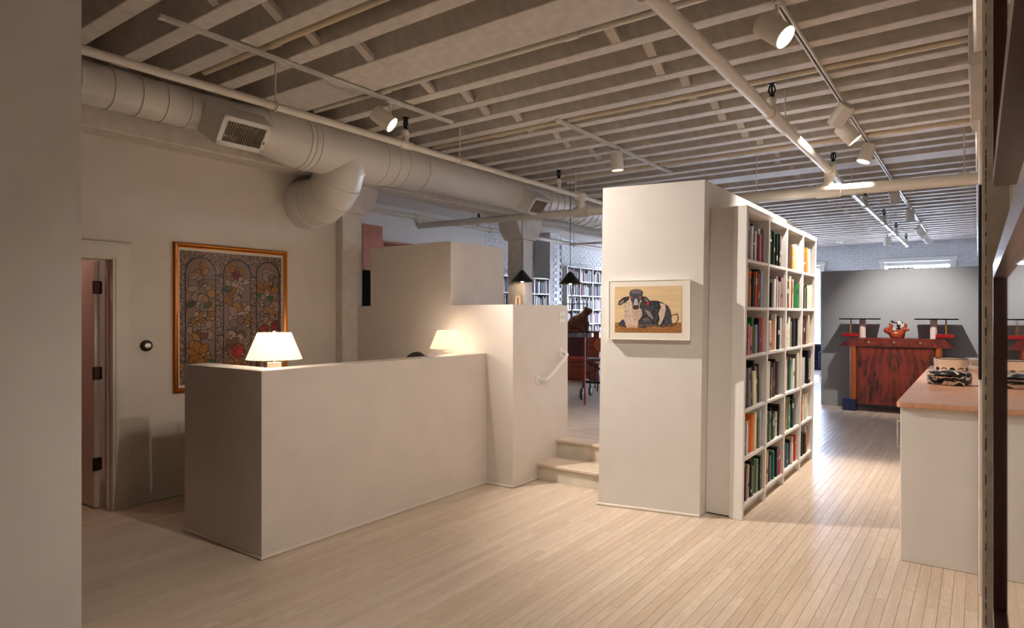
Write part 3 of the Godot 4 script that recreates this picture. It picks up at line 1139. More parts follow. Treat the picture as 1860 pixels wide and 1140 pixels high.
func head(at: Vector3, to: Vector3, label: String, energy: float, angle: float, lens: Material, col: Color) -> void:
	var h := thing("track_spotlight", label, "spotlight", at, "track spotlights")
	var d := (to - at).normalized()
	var b := turn_y_to(-d)
	var r := 0.066
	var st := mb()
	lathe(st, [Vector2(0.0, 0.095), Vector2(r - 0.012, 0.095), Vector2(r - 0.003, 0.090), Vector2(r, 0.080), Vector2(r, -0.090), Vector2(r - 0.004, -0.092), Vector2(r - 0.005, -0.080)], 32, Transform3D(b, Vector3.ZERO))
	obj("body", st, M.head, h)
	st = mb()
	lathe(st, [Vector2(0.0, -0.081), Vector2(r - 0.005, -0.081)], 32, Transform3D(b, Vector3.ZERO))
	obj("lens", st, lens, h)
	# stem from the track to the side of the can
	st = mb()
	var top := JB - 0.03 - at.y
	var side := Vector3(0.0, 0.0, 0.072)
	if absf(d.x) > absf(d.z):
		side = Vector3(0, 0, -0.072)
	tube(st, [Vector3(0, top, side.z), Vector3(0, minf(0.02, top - 0.02), side.z)], 0.010, 10)
	tube(st, [Vector3(0, 0.02, side.z), Vector3(0, 0.012, side.z * 0.55)], 0.011, 10)
	span(st, Vector3(-0.016, top - 0.012, side.z - 0.04), Vector3(0.016, top + 0.002, side.z + 0.04), 0.003)
	obj("stem", st, M.head, h)
	if energy > 0.0:
		var l := SpotLight3D.new()
		l.name = "spot_beam"
		h.add_child(l)
		l.transform = Transform3D(aim(Vector3.ZERO, d), d * 0.10)
		l.light_color = col
		l.light_energy = energy
		l.spot_angle = angle
		l.spot_angle_attenuation = 0.9
		l.spot_range = 30.0
		l.spot_attenuation = 2.0
		l.light_size = 0.022
		l.shadow_enabled = true

# ---------------------------------------------------------------- partition block, bookcase, books
const SLOPE := 0.0165
func shear() -> Transform3D:
	return Transform3D(Basis(Vector3.RIGHT, Vector3(SLOPE, 1, 0), Vector3.BACK), Vector3.ZERO)

func pillar_and_bookcase() -> void:
	var st := mb()
	var foot := PackedVector2Array([Vector2(-2.503, -4.653), Vector2(-1.722, -4.814), Vector2(-1.722, -7.785), Vector2(-2.46, -7.785)])
	prism(st, foot, Vector3.ZERO, Vector3.RIGHT, Vector3.BACK, Vector3(0, 2.568, 0), Vector3(SLOPE * 2.568, 0, 0))
	struct("wall_partition", st, M.wall)
	skirting([Vector3(-2.510, 0, -4.649), Vector3(-1.724, 0, -4.811)], "baseboard_partition")
	var bays := [-4.945, -5.57, -6.19, -6.85, -7.45]
	var rows := [2.318, 1.967, 1.604, 1.236, 0.825, 0.457, 0.106]      # shelf tops, the first is the underside of the top board
	var xf := -1.436
	var xb := -1.70
	var base := Vector3(-1.57, 0, -4.925)
	var b := thing("bookcase", "tall white built-in bookcase of four bays filled with books", "bookcase", base)
	var t := Transform3D(shear().basis, -base)
	st = mb()
	span(st, Vector3(xb - 0.02, 0.012, -4.965), Vector3(-1.535, 2.350, -4.945), 0.002, t)
	obj("end_panel", st, M.wall, b)
	st = mb()
	span(st, Vector3(-1.535, 0, -4.965), Vector3(xf, 2.365, -4.925), 0.003, t)
	obj("end_stile", st, M.shelf, b)
	for k in 4:
		st = mb()
		var z: float = bays[k + 1]
		span(st, Vector3(xb, 0, z - 0.019), Vector3(xf, 2.33, z + 0.019), 0.002, t)
		obj("upright", st, M.shelf, b)
	st = mb()
	span(st, Vector3(xb - 0.02, 2.318, -7.47), Vector3(xf + 0.002, 2.365, -4.945), 0.003, t)
	obj("top_board", st, M.shelf, b)
	st = mb()
	span(st, Vector3(xb - 0.02, 0.02, -7.46), Vector3(xb - 0.005, 2.33, -4.95), 0.0, t)
	obj("back_panel", st, M.shelf, b)
	var drop := [0.0, 0.0, -0.008, 0.006]
	for k in 4:
		st = mb()
		span(st, Vector3(xf - 0.075, 0.0, bays[k + 1] + 0.019), Vector3(xf - 0.055, 0.082, bays[k] - 0.019), 0.002, t)
		obj("plinth", st, M.shelf, b)
		for r in range(1, 7):
			st = mb()
			span(st, Vector3(xb, rows[r] - 0.024, bays[k + 1] + 0.019), Vector3(xf - 0.004, rows[r], bays[k] - 0.019), 0.002, t)
			obj("shelf", st, M.shelf, b)
	books(bays, rows, xf)
	cow_picture()

func books(bays: Array, rows: Array, xf: float) -> void:
	var pal := {"k": ["black", Color(0.03, 0.03, 0.035)], "w": ["white", Color(0.86, 0.85, 0.82)], "c": ["cream", Color(0.80, 0.72, 0.58)], "g": ["green", Color(0.10, 0.36, 0.16)], "G": ["dark green", Color(0.04, 0.15, 0.12)], "r": ["red", Color(0.62, 0.05, 0.09)], "o": ["orange", Color(0.80, 0.38, 0.14)], "b": ["blue", Color(0.16, 0.28, 0.46)], "n": ["navy blue", Color(0.07, 0.10, 0.19)], "t": ["teal", Color(0.06, 0.40, 0.36)], "y": ["grey", Color(0.42, 0.41, 0.40)], "p": ["purple", Color(0.33, 0.18, 0.36)], "P": ["pink", Color(0.78, 0.38, 0.50)], "B": ["brown", Color(0.32, 0.17, 0.11)], "l": ["pale blue", Color(0.62, 0.70, 0.76)], "Y": ["yellow", Color(0.68, 0.54, 0.18)], "s": ["sage green", Color(0.42, 0.46, 0.34)], "R": ["scarlet", Color(0.78, 0.10, 0.06)], "K": ["thick black", Color(0.02, 0.02, 0.025)]}
	var cells := [
		["kplwknwkPwy", "wwctGGykkky", "YnswcBYkckc", "kwoPYylosn"],
		["owcBotGowrnl", "wPlkkwylrcnlr", "nwBcwrlwcgg", "gcksskkcwc"],
		["kwBcPggylnkr", "rcwcyowkkcwP", "kYcwsrkwkkc", "BBwkBnrcwc"],
		["knrykGckyk", "scwkcBklkyn", "nYPwoBgswyc", "kwcwnnKc"],
		["ccBwroockkyl", "cckwysGgBywk", "nRcYsstGky", "rBocwwwwc"],
		["BrrpnckykgsnG", "oBYynGtcwkbr", "cknrgbkkwcgr", "grwktkwoB"]]
	var row_name := ["top", "second", "third", "fourth", "fifth", "bottom"]
	var bay_name := ["first", "second", "third", "last"]
	var ord := ["first", "second", "third", "fourth", "fifth", "sixth", "seventh", "eighth", "ninth", "tenth", "eleventh", "twelfth", "thirteenth"]
	var cover := {}
	var bands := [mat(Color(0.85, 0.80, 0.68), 0.6), mat(Color(0.10, 0.09, 0.09), 0.5), mat(Color(0.65, 0.48, 0.20), 0.4, 0.5), mat(Color(0.80, 0.82, 0.84), 0.5)]
	for k in pal:
		var a := []
		for q in 2:
			var c: Color = pal[k][1]
			var f := 1.0 if q == 0 else 1.22
			var m := mat(Color(minf(c.r * f, 0.92), minf(c.g * f, 0.92), minf(c.b * f, 0.92)), 0.42 if q == 0 else 0.62)
			a.append(m)
		cover[k] = a
	var pages := mat(Color(0.86, 0.81, 0.70), 0.85)
	for r in 6:
		for bay in 4:
			var s: String = cells[r][bay]
			var room: float = absf(bays[bay + 1] - bays[bay]) - 0.046
			var clear: float = rows[r] - (rows[r + 1] if r < 6 else 0.0) - 0.03
			var ts := []
			var total := 0.0
			for i in s.length():
				var t := rng.randf_range(0.022, 0.056)
				if s[i] == "K":
					t = 0.075
				ts.append(t)
				total += t + 0.002
			var fill := room * rng.randf_range(0.90, 0.97) / total
			if r == 3 and bay == 0 or r == 1 and bay == 0 or r == 0 and bay == 1:
				fill *= 0.86
			var z: float = bays[bay] - 0.023
			var tall := rng.randf_range(0.70, 0.82)
			for i in s.length():
				var key := s[i]
				var t: float = ts[i] * fill
				var h := clampf(clear * (tall + rng.randf_range(-0.10, 0.14)), 0.17, clear - 0.02)
				if key == "K" or key == "R":
					h = clear * 0.90
				var dep := rng.randf_range(0.155, 0.225)
				var front := xf - rng.randf_range(0.012, 0.045)
				var y: float = rows[r + 1] + 0.0005
				var tilt := 0.0
				if r == 3 and bay == 0:
					tilt = 0.10
					if i == 0:
						z -= 0.036
				var at := Vector3(front + SLOPE * y, y, z - t / 2)
				var bk := thing("book", "%s book, %s from the front end on the %s shelf of the %s bay" % [pal[key][0], ord[i], row_name[r], bay_name[bay]], "book", at, "books in the tall white bookcase")
				var tr := Transform3D(Basis(Vector3.RIGHT, Vector3(SLOPE, 1, tilt), Vector3.BACK), Vector3.ZERO)
				var st := mb()
				var e := minf(0.004, t * 0.2)
				# spine and two boards
				span(st, Vector3(-0.006, 0, -t / 2), Vector3(0, h, t / 2), e * 0.7, tr)
				span(st, Vector3(-dep, 0, -t / 2), Vector3(-0.004, h, -t / 2 + 0.003), 0.0, tr)
				span(st, Vector3(-dep, 0, t / 2 - 0.003), Vector3(-0.004, h, t / 2), 0.0, tr)
				obj("cover", st, cover[key][rng.randi_range(0, 1)], bk)
				st = mb()
				span(st, Vector3(-dep + 0.004, 0.003, -t / 2 + 0.003), Vector3(-0.006, h - 0.005, t / 2 - 0.003), 0.0, tr)
				obj("pages", st, pages, bk)
				if key == "K":
					lettering(bk, "BAUHAUS", t * 0.72, h, tr)
				elif rng.randf() < 0.45 and t > 0.02:
					st = mb()
					var b0 := h * rng.randf_range(0.12, 0.72)
					var bh := h * rng.randf_range(0.05, 0.20)
					var bw := t * rng.randf_range(0.5, 0.96)
					span(st, Vector3(-0.001, b0, -bw / 2), Vector3(0.0008, b0 + bh, bw / 2), 0.0, tr)
					obj("spine_label", st, bands[rng.randi_range(0, 3)], bk)
				z -= t + 0.002

func lettering(parent: Node3D, word: String, size: float, h: float, tr: Transform3D) -> void:
	var tm := TextMesh.new()
	var f := SystemFont.new()
	f.font_names = PackedStringArray(["Droid Sans"])
	f.font_weight = 700
	tm.font = f
	tm.text = word
	tm.font_size = 64
	tm.pixel_size = 0.00115
	tm.depth = 0.001
	tm.material = mat(Color(0.90, 0.88, 0.82), 0.6)
	var o := MeshInstance3D.new()
	o.name = "spine_lettering"
	o.mesh = tm
	parent.add_child(o)
	# the word reads upwards along the spine, facing +x
	var k := h * 0.94 / (7 * 64 * 0.00115 * 0.80)
	o.transform = Transform3D(Basis(Vector3(0, k, 0), Vector3(0, 0, 1.0), Vector3.RIGHT), Vector3(0.001 + SLOPE * h / 2, h / 2, 0.0))

func cow_picture() -> void:
	var d := Vector3(0.781, 0, -0.161).normalized()
	var n := Vector3(0.161, 0, 0.781).normalized()
	var c := Vector3(-2.094, 1.582, -4.738)
	var bs := Basis(d, Vector3.UP, n)
	var p := thing("framed_picture", "white bordered painting of a resting black and white cow on the partition", "picture", c)
	p.basis = bs
	var w := 0.636
	var h := 0.468
	var st := mb()
	for e in [[Vector3(0, h / 2 - 0.003, 0.033), Vector3(w, 0.006, 0.042)], [Vector3(0, -h / 2 + 0.003, 0.033), Vector3(w, 0.006, 0.042)], [Vector3(-w / 2 + 0.003, 0, 0.033), Vector3(0.006, h - 0.012, 0.042)], [Vector3(w / 2 - 0.003, 0, 0.033), Vector3(0.006, h - 0.012, 0.042)]]:
		box(st, e[0], e[1], 0.001)
	obj("frame", st, M.white, p)
	st = mb()
	box(st, Vector3(0, 0, 0.036), Vector3(w - 0.0125, h - 0.0125, 0.03))
	obj("mat_board", st, M.paper, p)
	st = mb()
	var iw := w * 0.82
	var ih := h * 0.77
	var o := Vector3(-0.006, 0.004, 0.0525)
	quad(st, o + Vector3(-iw / 2, ih / 2, 0), o + Vector3(iw / 2, ih / 2, 0), o + Vector3(iw / 2, -ih / 2, 0), o + Vector3(-iw / 2, -ih / 2, 0), Vector3.BACK)
	box(st, o - Vector3(0, 0, 0.0008), Vector3(iw, ih, 0.001))
	var m := mat(Color.WHITE, 0.6)
	m.albedo_texture = tex(cow_image())
	obj("painting", st, m, p)

func cow_image() -> Image:
	var W := 420
	var H := 324
	var img := speckle(W, H, Color(0.84, 0.73, 0.56), 0.06, 0.01, 3, Vector2(0.4, 2.0))
	var s := func(a: Array) -> PackedVector2Array:
		var r := PackedVector2Array()
		for i in range(0, a.size(), 2):
			r.append(Vector2((a[i] - 215.0) / 843.0 * W, (a[i + 1] - 235.0) / 650.0 * H))
		return r
	var dark := Color(0.11, 0.115, 0.13)
	var mid := Color(0.20, 0.21, 0.235)
	var cream := Color(0.82, 0.72, 0.64)
	var ground := Color(0.60, 0.39, 0.16)
	poly(img, s.call([200, 750, 300, 742, 420, 760, 560, 745, 700, 760, 860, 750, 1070, 740, 1070, 900, 200, 900]), ground, 0.22)
	poly(img, s.call([550, 450, 620, 450, 700, 436, 765, 440, 830, 468, 890, 510, 925, 580, 937, 650, 932, 740, 952, 792, 800, 812, 700, 800, 600, 820, 520, 800, 520, 600]), dark, 0.18)
	poly(img, s.call([560, 460, 690, 445, 720, 520, 690, 640, 600, 640, 555, 560]), mid, 0.2)
	poly(img, s.call([600, 560, 660, 590, 715, 690, 700, 700, 640, 640]), Color(0.62, 0.56, 0.50), 0.15)
	poly(img, s.call([790, 470, 858, 490, 866, 560, 850, 650, 832, 700, 800, 770, 770, 770, 790, 690, 775, 610, 806, 540]), cream, 0.12)
	poly(img, s.call([872, 520, 925, 580, 937, 660, 940, 740, 952, 795, 790, 815, 775, 790, 850, 760, 848, 660]), mid, 0.2)
	poly(img, s.call([380, 440, 425, 430, 560, 560, 572, 640, 520, 720, 512, 815, 370, 822, 340, 720, 325, 600, 350, 500]), cream, 0.1)
	poly(img, s.call([430, 560, 560, 560, 575, 640, 540, 700, 470, 720, 440, 660]), Color(0.72, 0.62, 0.56), 0.15)
	poly(img, s.call([300, 715, 335, 700, 372, 822, 270, 802, 260, 770]), mid, 0.2)
	poly(img, s.call([560, 700, 640, 668, 692, 720, 692, 795, 600, 830, 512, 812, 520, 760]), mid, 0.2)
	poly(img, s.call([570, 690, 640, 672, 680, 715, 600, 735]), Color(0.40, 0.33, 0.32), 0.15)
	for i in 70:
		var q := Vector2(rng.randf_range(330, 430), rng.randf_range(450, 690))
		poly(img, s.call([q.x, q.y, q.x + rng.randf_range(5, 13), q.y + 3, q.x + 4, q.y + rng.randf_range(6, 14)]), dark)
	for i in 110:
		var q := Vector2(rng.randf_range(715, 850), rng.randf_range(500, 790))
		poly(img, s.call([q.x, q.y, q.x + rng.randf_range(5, 12), q.y + 3, q.x + 4, q.y + rng.randf_range(5, 13)]), dark if rng.randf() < 0.6 else cream)
	for i in 7:
		var x0 := 345.0 + i * 26
		line(img, Array(s.call([x0, 690, x0 + 14, 760, x0 + 8, 815])), 1.0, Color(0.50, 0.40, 0.36))
	for i in 150:
		var q := Vector2(rng.randf_range(220, 1040), rng.randf_range(765, 875))
		line(img, Array(s.call([q.x, q.y, q.x + rng.randf_range(10, 45), q.y + rng.randf_range(-10, 10)])), 2.0, ground.lerp(Color(0.80, 0.62, 0.34) if rng.randf() < 0.5 else Color(0.34, 0.19, 0.07), rng.randf_range(0.3, 0.9)))
	for i in 60:
		var q := Vector2(rng.randf_range(560, 760), rng.randf_range(460, 780))
		line(img, Array(s.call([q.x, q.y, q.x + rng.randf_range(4, 16), q.y + rng.randf_range(14, 46)])), 2.0, Color(0.11, 0.115, 0.13).lerp(Color(0.46, 0.46, 0.48), rng.randf_range(0.1, 0.75)))
	for i in 40:
		var q := Vector2(rng.randf_range(865, 925), rng.randf_range(560, 780))
		line(img, Array(s.call([q.x, q.y, q.x + rng.randf_range(-8, 8), q.y + rng.randf_range(10, 34)])), 2.0, Color(0.12, 0.12, 0.14).lerp(Color(0.42, 0.42, 0.45), rng.randf()))
	for i in 40:
		var q := Vector2(rng.randf_range(350, 540), rng.randf_range(560, 790))
		line(img, Array(s.call([q.x, q.y, q.x + rng.randf_range(-6, 10), q.y + rng.randf_range(14, 44)])), 1.0, Color(0.30, 0.22, 0.22) if rng.randf() < 0.5 else Color(0.93, 0.86, 0.80))
	# ears, head
	poly(img, s.call([405, 372, 330, 388, 270, 438, 258, 490, 285, 502, 342, 470, 402, 420]), dark, 0.15)
	poly(img, s.call([340, 415, 285, 450, 272, 490, 330, 470]), Color(0.52, 0.42, 0.42), 0.1)
	poly(img, s.call([570, 372, 622, 385, 672, 440, 694, 500, 672, 516, 610, 480, 552, 430]), dark, 0.15)
	poly(img, s.call([590, 400, 640, 420, 660, 455, 610, 450]), Color(0.45, 0.40, 0.42), 0.1)
	poly(img, s.call([405, 335, 420, 290, 480, 272, 545, 280, 582, 310, 576, 370, 552, 420, 532, 480, 526, 545, 490, 558, 452, 545, 440, 470, 414, 400]), Color(0.23, 0.24, 0.26), 0.18)
	poly(img, s.call([430, 300, 480, 282, 540, 290, 560, 310, 540, 340, 440, 335]), Color(0.42, 0.37, 0.38), 0.15)
	poly(img, s.call([478, 408, 505, 408, 520, 500, 455, 500]), Color(0.66, 0.66, 0.68), 0.1)
	poly(img, blob(s.call([488, 540])[0], Vector2(22, 11)), Color(0.30, 0.15, 0.12))
	poly(img, blob(s.call([470, 522])[0], Vector2(6, 4)), Color(0.07, 0.05, 0.05))
	poly(img, blob(s.call([510, 522])[0], Vector2(6, 4)), Color(0.07, 0.05, 0.05))
	for e in [[430, 390], [546, 388]]:
		poly(img, blob(s.call(e)[0], Vector2(7, 9), 0.4), Color(0.72, 0.30, 0.16))
		poly(img, blob(s.call(e)[0], Vector2(3, 4)), Color(0.08, 0.04, 0.03))
	poly(img, blob(s.call([640, 480])[0], Vector2(8, 12)), Color(0.80, 0.06, 0.06))
	line(img, Array(s.call([940, 645, 1008, 625, 1018, 690, 992, 765, 950, 785])), 5.0, dark)
	return img

# ---------------------------------------------------------------- left wall: print, thermostat
func left_side() -> void:
	var z0 := -2.732
	var z1 := -3.838
	var y0 := 0.878
	var y1 := 2.160
	var c := Vector3(-5.53, (y0 + y1) / 2, (z0 + z1) / 2)
	var p := thing("framed_print", "large gold framed floral print with three arches on the left wall", "picture", c)
	p.basis = Basis(Vector3.FORWARD, Vector3.UP, Vector3.RIGHT)        # local x runs along -z, local z faces the room
	var w := z0 - z1
	var h := y1 - y0
	var prof := [Vector2(0.0, 0.0), Vector2(0.0, 0.022), Vector2(0.010, 0.030), Vector2(0.020, 0.030), Vector2(0.034, 0.020), Vector2(0.042, 0.020)]
	var st := mb()
	var cs := [Vector2(-w / 2, -h / 2), Vector2(w / 2, -h / 2), Vector2(w / 2, h / 2), Vector2(-w / 2, h / 2)]
	for i in 4:
		var a: Vector2 = cs[i]
		var b: Vector2 = cs[(i + 1) % 4]
		for k in prof.size() - 1:
			var ia := Vector2(-signf(a.x), -signf(a.y))
			var ib := Vector2(-signf(b.x), -signf(b.y))
			var p0 := Vector3(a.x + ia.x * prof[k].x, a.y + ia.y * prof[k].x, prof[k].y)
			var p1 := Vector3(b.x + ib.x * prof[k].x, b.y + ib.y * prof[k].x, prof[k].y)
			var p2 := Vector3(b.x + ib.x * prof[k + 1].x, b.y + ib.y * prof[k + 1].x, prof[k + 1].y)
			var p3 := Vector3(a.x + ia.x * prof[k + 1].x, a.y + ia.y * prof[k + 1].x, prof[k + 1].y)
			var nn := (p1 - p0).cross(p3 - p0).normalized()
			if nn.z < -0.01 or absf(nn.z) <= 0.01 and nn.dot(p0) < 0:
				nn = -nn
			quad(st, p0, p1, p2, p3, nn)
	obj("frame", st, M.gold, p)
	st = mb()
	box(st, Vector3(0, 0, 0.004), Vector3(w - 0.07, h - 0.07, 0.006))
	obj("mat_board", st, M.paper, p)
	st = mb()
	var iw := w - 0.115
	var ih := h - 0.125
	quad(st, Vector3(-iw / 2, ih / 2, 0.0085), Vector3(iw / 2, ih / 2, 0.0085), Vector3(iw / 2, -ih / 2, 0.0085), Vector3(-iw / 2, -ih / 2, 0.0085), Vector3.BACK)
	box(st, Vector3(0, 0, 0.0077), Vector3(iw, ih, 0.001))
	var m := mat(Color.WHITE, 0.7)
	m.albedo_texture = tex(print_image())
	obj("print", st, m, p)
	st = mb()
	box(st, Vector3(0, 0, 0.018), Vector3(w - 0.075, h - 0.075, 0.002))
	obj("glazing", st, M.glazing, p)
	var t := thing("thermostat", "small round bronze and silver thermostat on the left wall", "thermostat", Vector3(-5.53, 1.29, -2.518))
	st = mb()
	var tr := Transform3D(turn_y_to(Vector3.RIGHT), Vector3.ZERO)
	lathe(st, [Vector2(0.046, 0.0), Vector2(0.046, 0.018), Vector2(0.040, 0.030), Vector2(0.026, 0.034), Vector2(0.0, 0.034)], 28, tr)
	obj("housing", st, M.bronze, t)
	st = mb()
	lathe(st, [Vector2(0.026, 0.033), Vector2(0.024, 0.040), Vector2(0.012, 0.043), Vector2(0.0, 0.043)], 24, tr)
	obj("dial", st, M.silver, t)

func petal(img: Image, c: Vector2, len: float, wid: float, ang: float, col: Color, ink: Color) -> void:
	var pts := PackedVector2Array()
	for i in 16:
		var a := TAU * i / 16
		var q := Vector2(len * 0.5 + cos(a) * len * 0.5, sin(a) * wid * 0.5 * (0.55 + 0.45 * sin(clampf((cos(a) + 1) * 0.5, 0, 1) * PI)))
		pts.append(c + q.rotated(ang))
	poly(img, pts, col, 0.10)
	var l := Array(pts)
	l.append(pts[0])
	line(img, l, 2.0, ink)

func print_image() -> Image:
	var W := 480
	var H := 566
	var img := speckle(W, H, Color(0.49, 0.38, 0.325), 0.7, 0.06, 8)
	var plain: Image = img.duplicate()
	var ink := Color(0.07, 0.06, 0.07)
	var ochre := [Color(0.58, 0.38, 0.17), Color(0.44, 0.28, 0.15), Color(0.66, 0.45, 0.22), Color(0.62, 0.49, 0.41), Color(0.68, 0.56, 0.48), Color(0.50, 0.39, 0.33)]
	var panels := [[24, 155], [192, 322], [350, 468]]
	for q in panels:
		var x0: float = q[0]
		var x1: float = q[1]
		var r := (x1 - x0) / 2
		var cx := (x0 + x1) / 2
		var arch := PackedVector2Array()
		for i in 17:
			var a := PI + PI * i / 16
			arch.append(Vector2(cx + cos(a) * r, 26 + r + sin(a) * r))
		var panel := arch.duplicate()
		panel.append(Vector2(x1, 552))
		panel.append(Vector2(x0, 552))
		poly(img, panel, Color(0.52, 0.41, 0.355), 0.16)
		for i in 24:
			var c := Vector2(rng.randf_range(x0 + 30, x1 - 30), 70 + (i + 0.5) * 19.5)
			var n := rng.randi_range(2, 4)
			var a0 := rng.randf() * TAU
			var col: Color = ochre[rng.randi_range(0, 5)]
			for k in n:
				petal(img, c, rng.randf_range(34, 58), rng.randf_range(26, 44), a0 + k * TAU / 5.0, col, ink)
		if q == panels[1]:
			for k in 6:
				petal(img, Vector2(252, 92), 24, 16, k * TAU / 6 + 0.2, Color(0.50, 0.09, 0.12), ink)
			petal(img, Vector2(262, 470), 68, 46, -1.9, Color(0.62, 0.10, 0.13), ink)
			petal(img, Vector2(258, 472), 66, 40, -1.25, Color(0.70, 0.16, 0.17), ink)
			petal(img, Vector2(196, 165), 38, 26, -0.5, Color(0.30, 0.31, 0.20), ink)
		elif q == panels[2]:
			petal(img, Vector2(420, 330), 62, 40, 2.9, Color(0.56, 0.16, 0.13), ink)
			petal(img, Vector2(425, 335), 60, 44, -0.5, Color(0.55, 0.15, 0.13), ink)
			petal(img, Vector2(432, 338), 56, 36, 1.2, Color(0.53, 0.17, 0.13), ink)
			petal(img, Vector2(400, 345), 50, 28, 2.4, Color(0.72, 0.36, 0.20), ink)
			petal(img, Vector2(352, 185), 26, 22, -0.3, Color(0.12, 0.32, 0.14), ink)
			petal(img, Vector2(412, 205), 34, 26, -0.7, Color(0.12, 0.34, 0.14), ink)
			petal(img, Vector2(380, 430), 60, 40, 0.3, Color(0.55, 0.16, 0.12), ink)
		else:
			petal(img, Vector2(26, 235), 44, 30, -0.4, Color(0.28, 0.28, 0.19), ink)
			petal(img, Vector2(100, 240), 48, 26, -0.5, Color(0.26, 0.25, 0.18), ink)
			for k in 6:
				petal(img, Vector2(82, 438), 60, 36, k * TAU / 6 + 0.3, Color(0.64, 0.40, 0.15), ink)
			petal(img, Vector2(128, 470), 30, 20, 0.4, Color(0.16, 0.38, 0.14), ink)
		# ink curves and pale blots
		for i in 12:
			var c := Vector2(rng.randf_range(x0 + 20, x1 - 20), rng.randf_range(70, 540))
			var pts := []
			var a0 := rng.randf() * TAU
			var rr := rng.randf_range(14, 34)
			for k in 9:
				var a := a0 + k * 0.32
				pts.append(c + Vector2(cos(a), sin(a)) * rr)
			var keep := []
			for v in pts:
				if v.x > x0 + 2 and v.x < x1 - 2 and v.y < 550:
					keep.append(v)
			if keep.size() > 1:
				line(img, keep, 2.0, ink)
		for i in 14:
			var c := Vector2(rng.randf_range(x0 + 10, x1 - 10), rng.randf_range(80, 540))
			poly(img, blob(c + Vector2(2, 2), Vector2(8, 6), rng.randf() * 3), Color(0.22, 0.15, 0.12), 0.3)
			poly(img, blob(c, Vector2(rng.randf_range(2, 6), rng.randf_range(2, 4)), rng.randf() * 3), Color(0.84, 0.80, 0.74))
		# what strays past the arch is cut back to the ground
		for y in H:
			for side in 2:
				var xe := x0 if side == 0 else x1
				if y < 26 + r:
					var dy := 26 + r - y
					xe = cx + (-1 if side == 0 else 1) * sqrt(maxf(0.0, r * r - dy * dy))
				for k in 36:
					var xx := int(xe) - 1 - k if side == 0 else int(xe) + 1 + k
					var near := false
					for o in panels:
						if o != q and xx > o[0] - 1 and xx < o[1] + 1:
							near = true
					if xx >= 0 and xx < W and not near:
						img.set_pixel(xx, y, plain.get_pixel(xx, y))
		var out := Array(arch)
		out.append(Vector2(x1, 552))
		out.append(Vector2(x0, 552))
		out.append(arch[0])
		line(img, out, 5.0, Color(0.06, 0.07, 0.10))
	for y in [98, 230, 362]:
		line(img, [Vector2(155, y), Vector2(192, y + 2)], 4.0, Color(0.06, 0.07, 0.10))
		line(img, [Vector2(322, y), Vector2(350, y + 2)], 4.0, Color(0.06, 0.07, 0.10))
	return img

func desk_lamps() -> void:
	# work surface inside the enclosure
	var t := thing("desk_top", "plain white work surface behind the half wall", "desk", Vector3(-4.25, 0, -3.55))
	var st := mb()
	box(st, Vector3(0.01, 1.005, 0), Vector3(0.80, 0.04, 2.0), 0.004)
	obj("surface", st, M.white, t)
	for q in [Vector3(-0.34, 0.4925, 0.9), Vector3(-0.34, 0.4925, -0.9), Vector3(0.36, 0.4925, 0.9), Vector3(0.36, 0.4925, -0.9)]:
		st = mb()
		box(st, q, Vector3(0.05, 0.985, 0.05), 0.003)
		obj("leg", st, M.white, t)
	lamp(Vector3(-4.02, 1.045, -2.695), 1.0, "lit cream cone shade table lamp at the near end of the half wall", 1.1)
	lamp(Vector3(-3.965, 1.045, -4.47), 0.89, "lit cream cone shade table lamp at the far end of the half wall", 0.5)
	var c := thing("card_holder", "small dark half-round holder with white cards beside the far table lamp", "card holder", Vector3(-3.93, 1.025, -4.06))
	st = mb()
	var pr := PackedVector2Array()
	for i in 13:
		var a := PI * i / 12
		pr.append(Vector2(cos(a) * 0.10, 0.105 + sin(a) * 0.095))
	pr.append(Vector2(-0.10, 0.0))
	pr.append(Vector2(0.10, 0.0))
	prism(st, pr, Vector3(0, 0, 0.03), Vector3(0.81, 0, -0.586), Vector3.UP, Vector3(0.035, 0, 0.048))
	obj("holder", st, mat(Color(0.20, 0.15, 0.12), 0.5), c)
	st = mb()
	box(st, Vector3(0.06, 0.09, -0.05), Vector3(0.05, 0.17, 0.09), 0.004)
	obj("cards", st, M.paper, c)

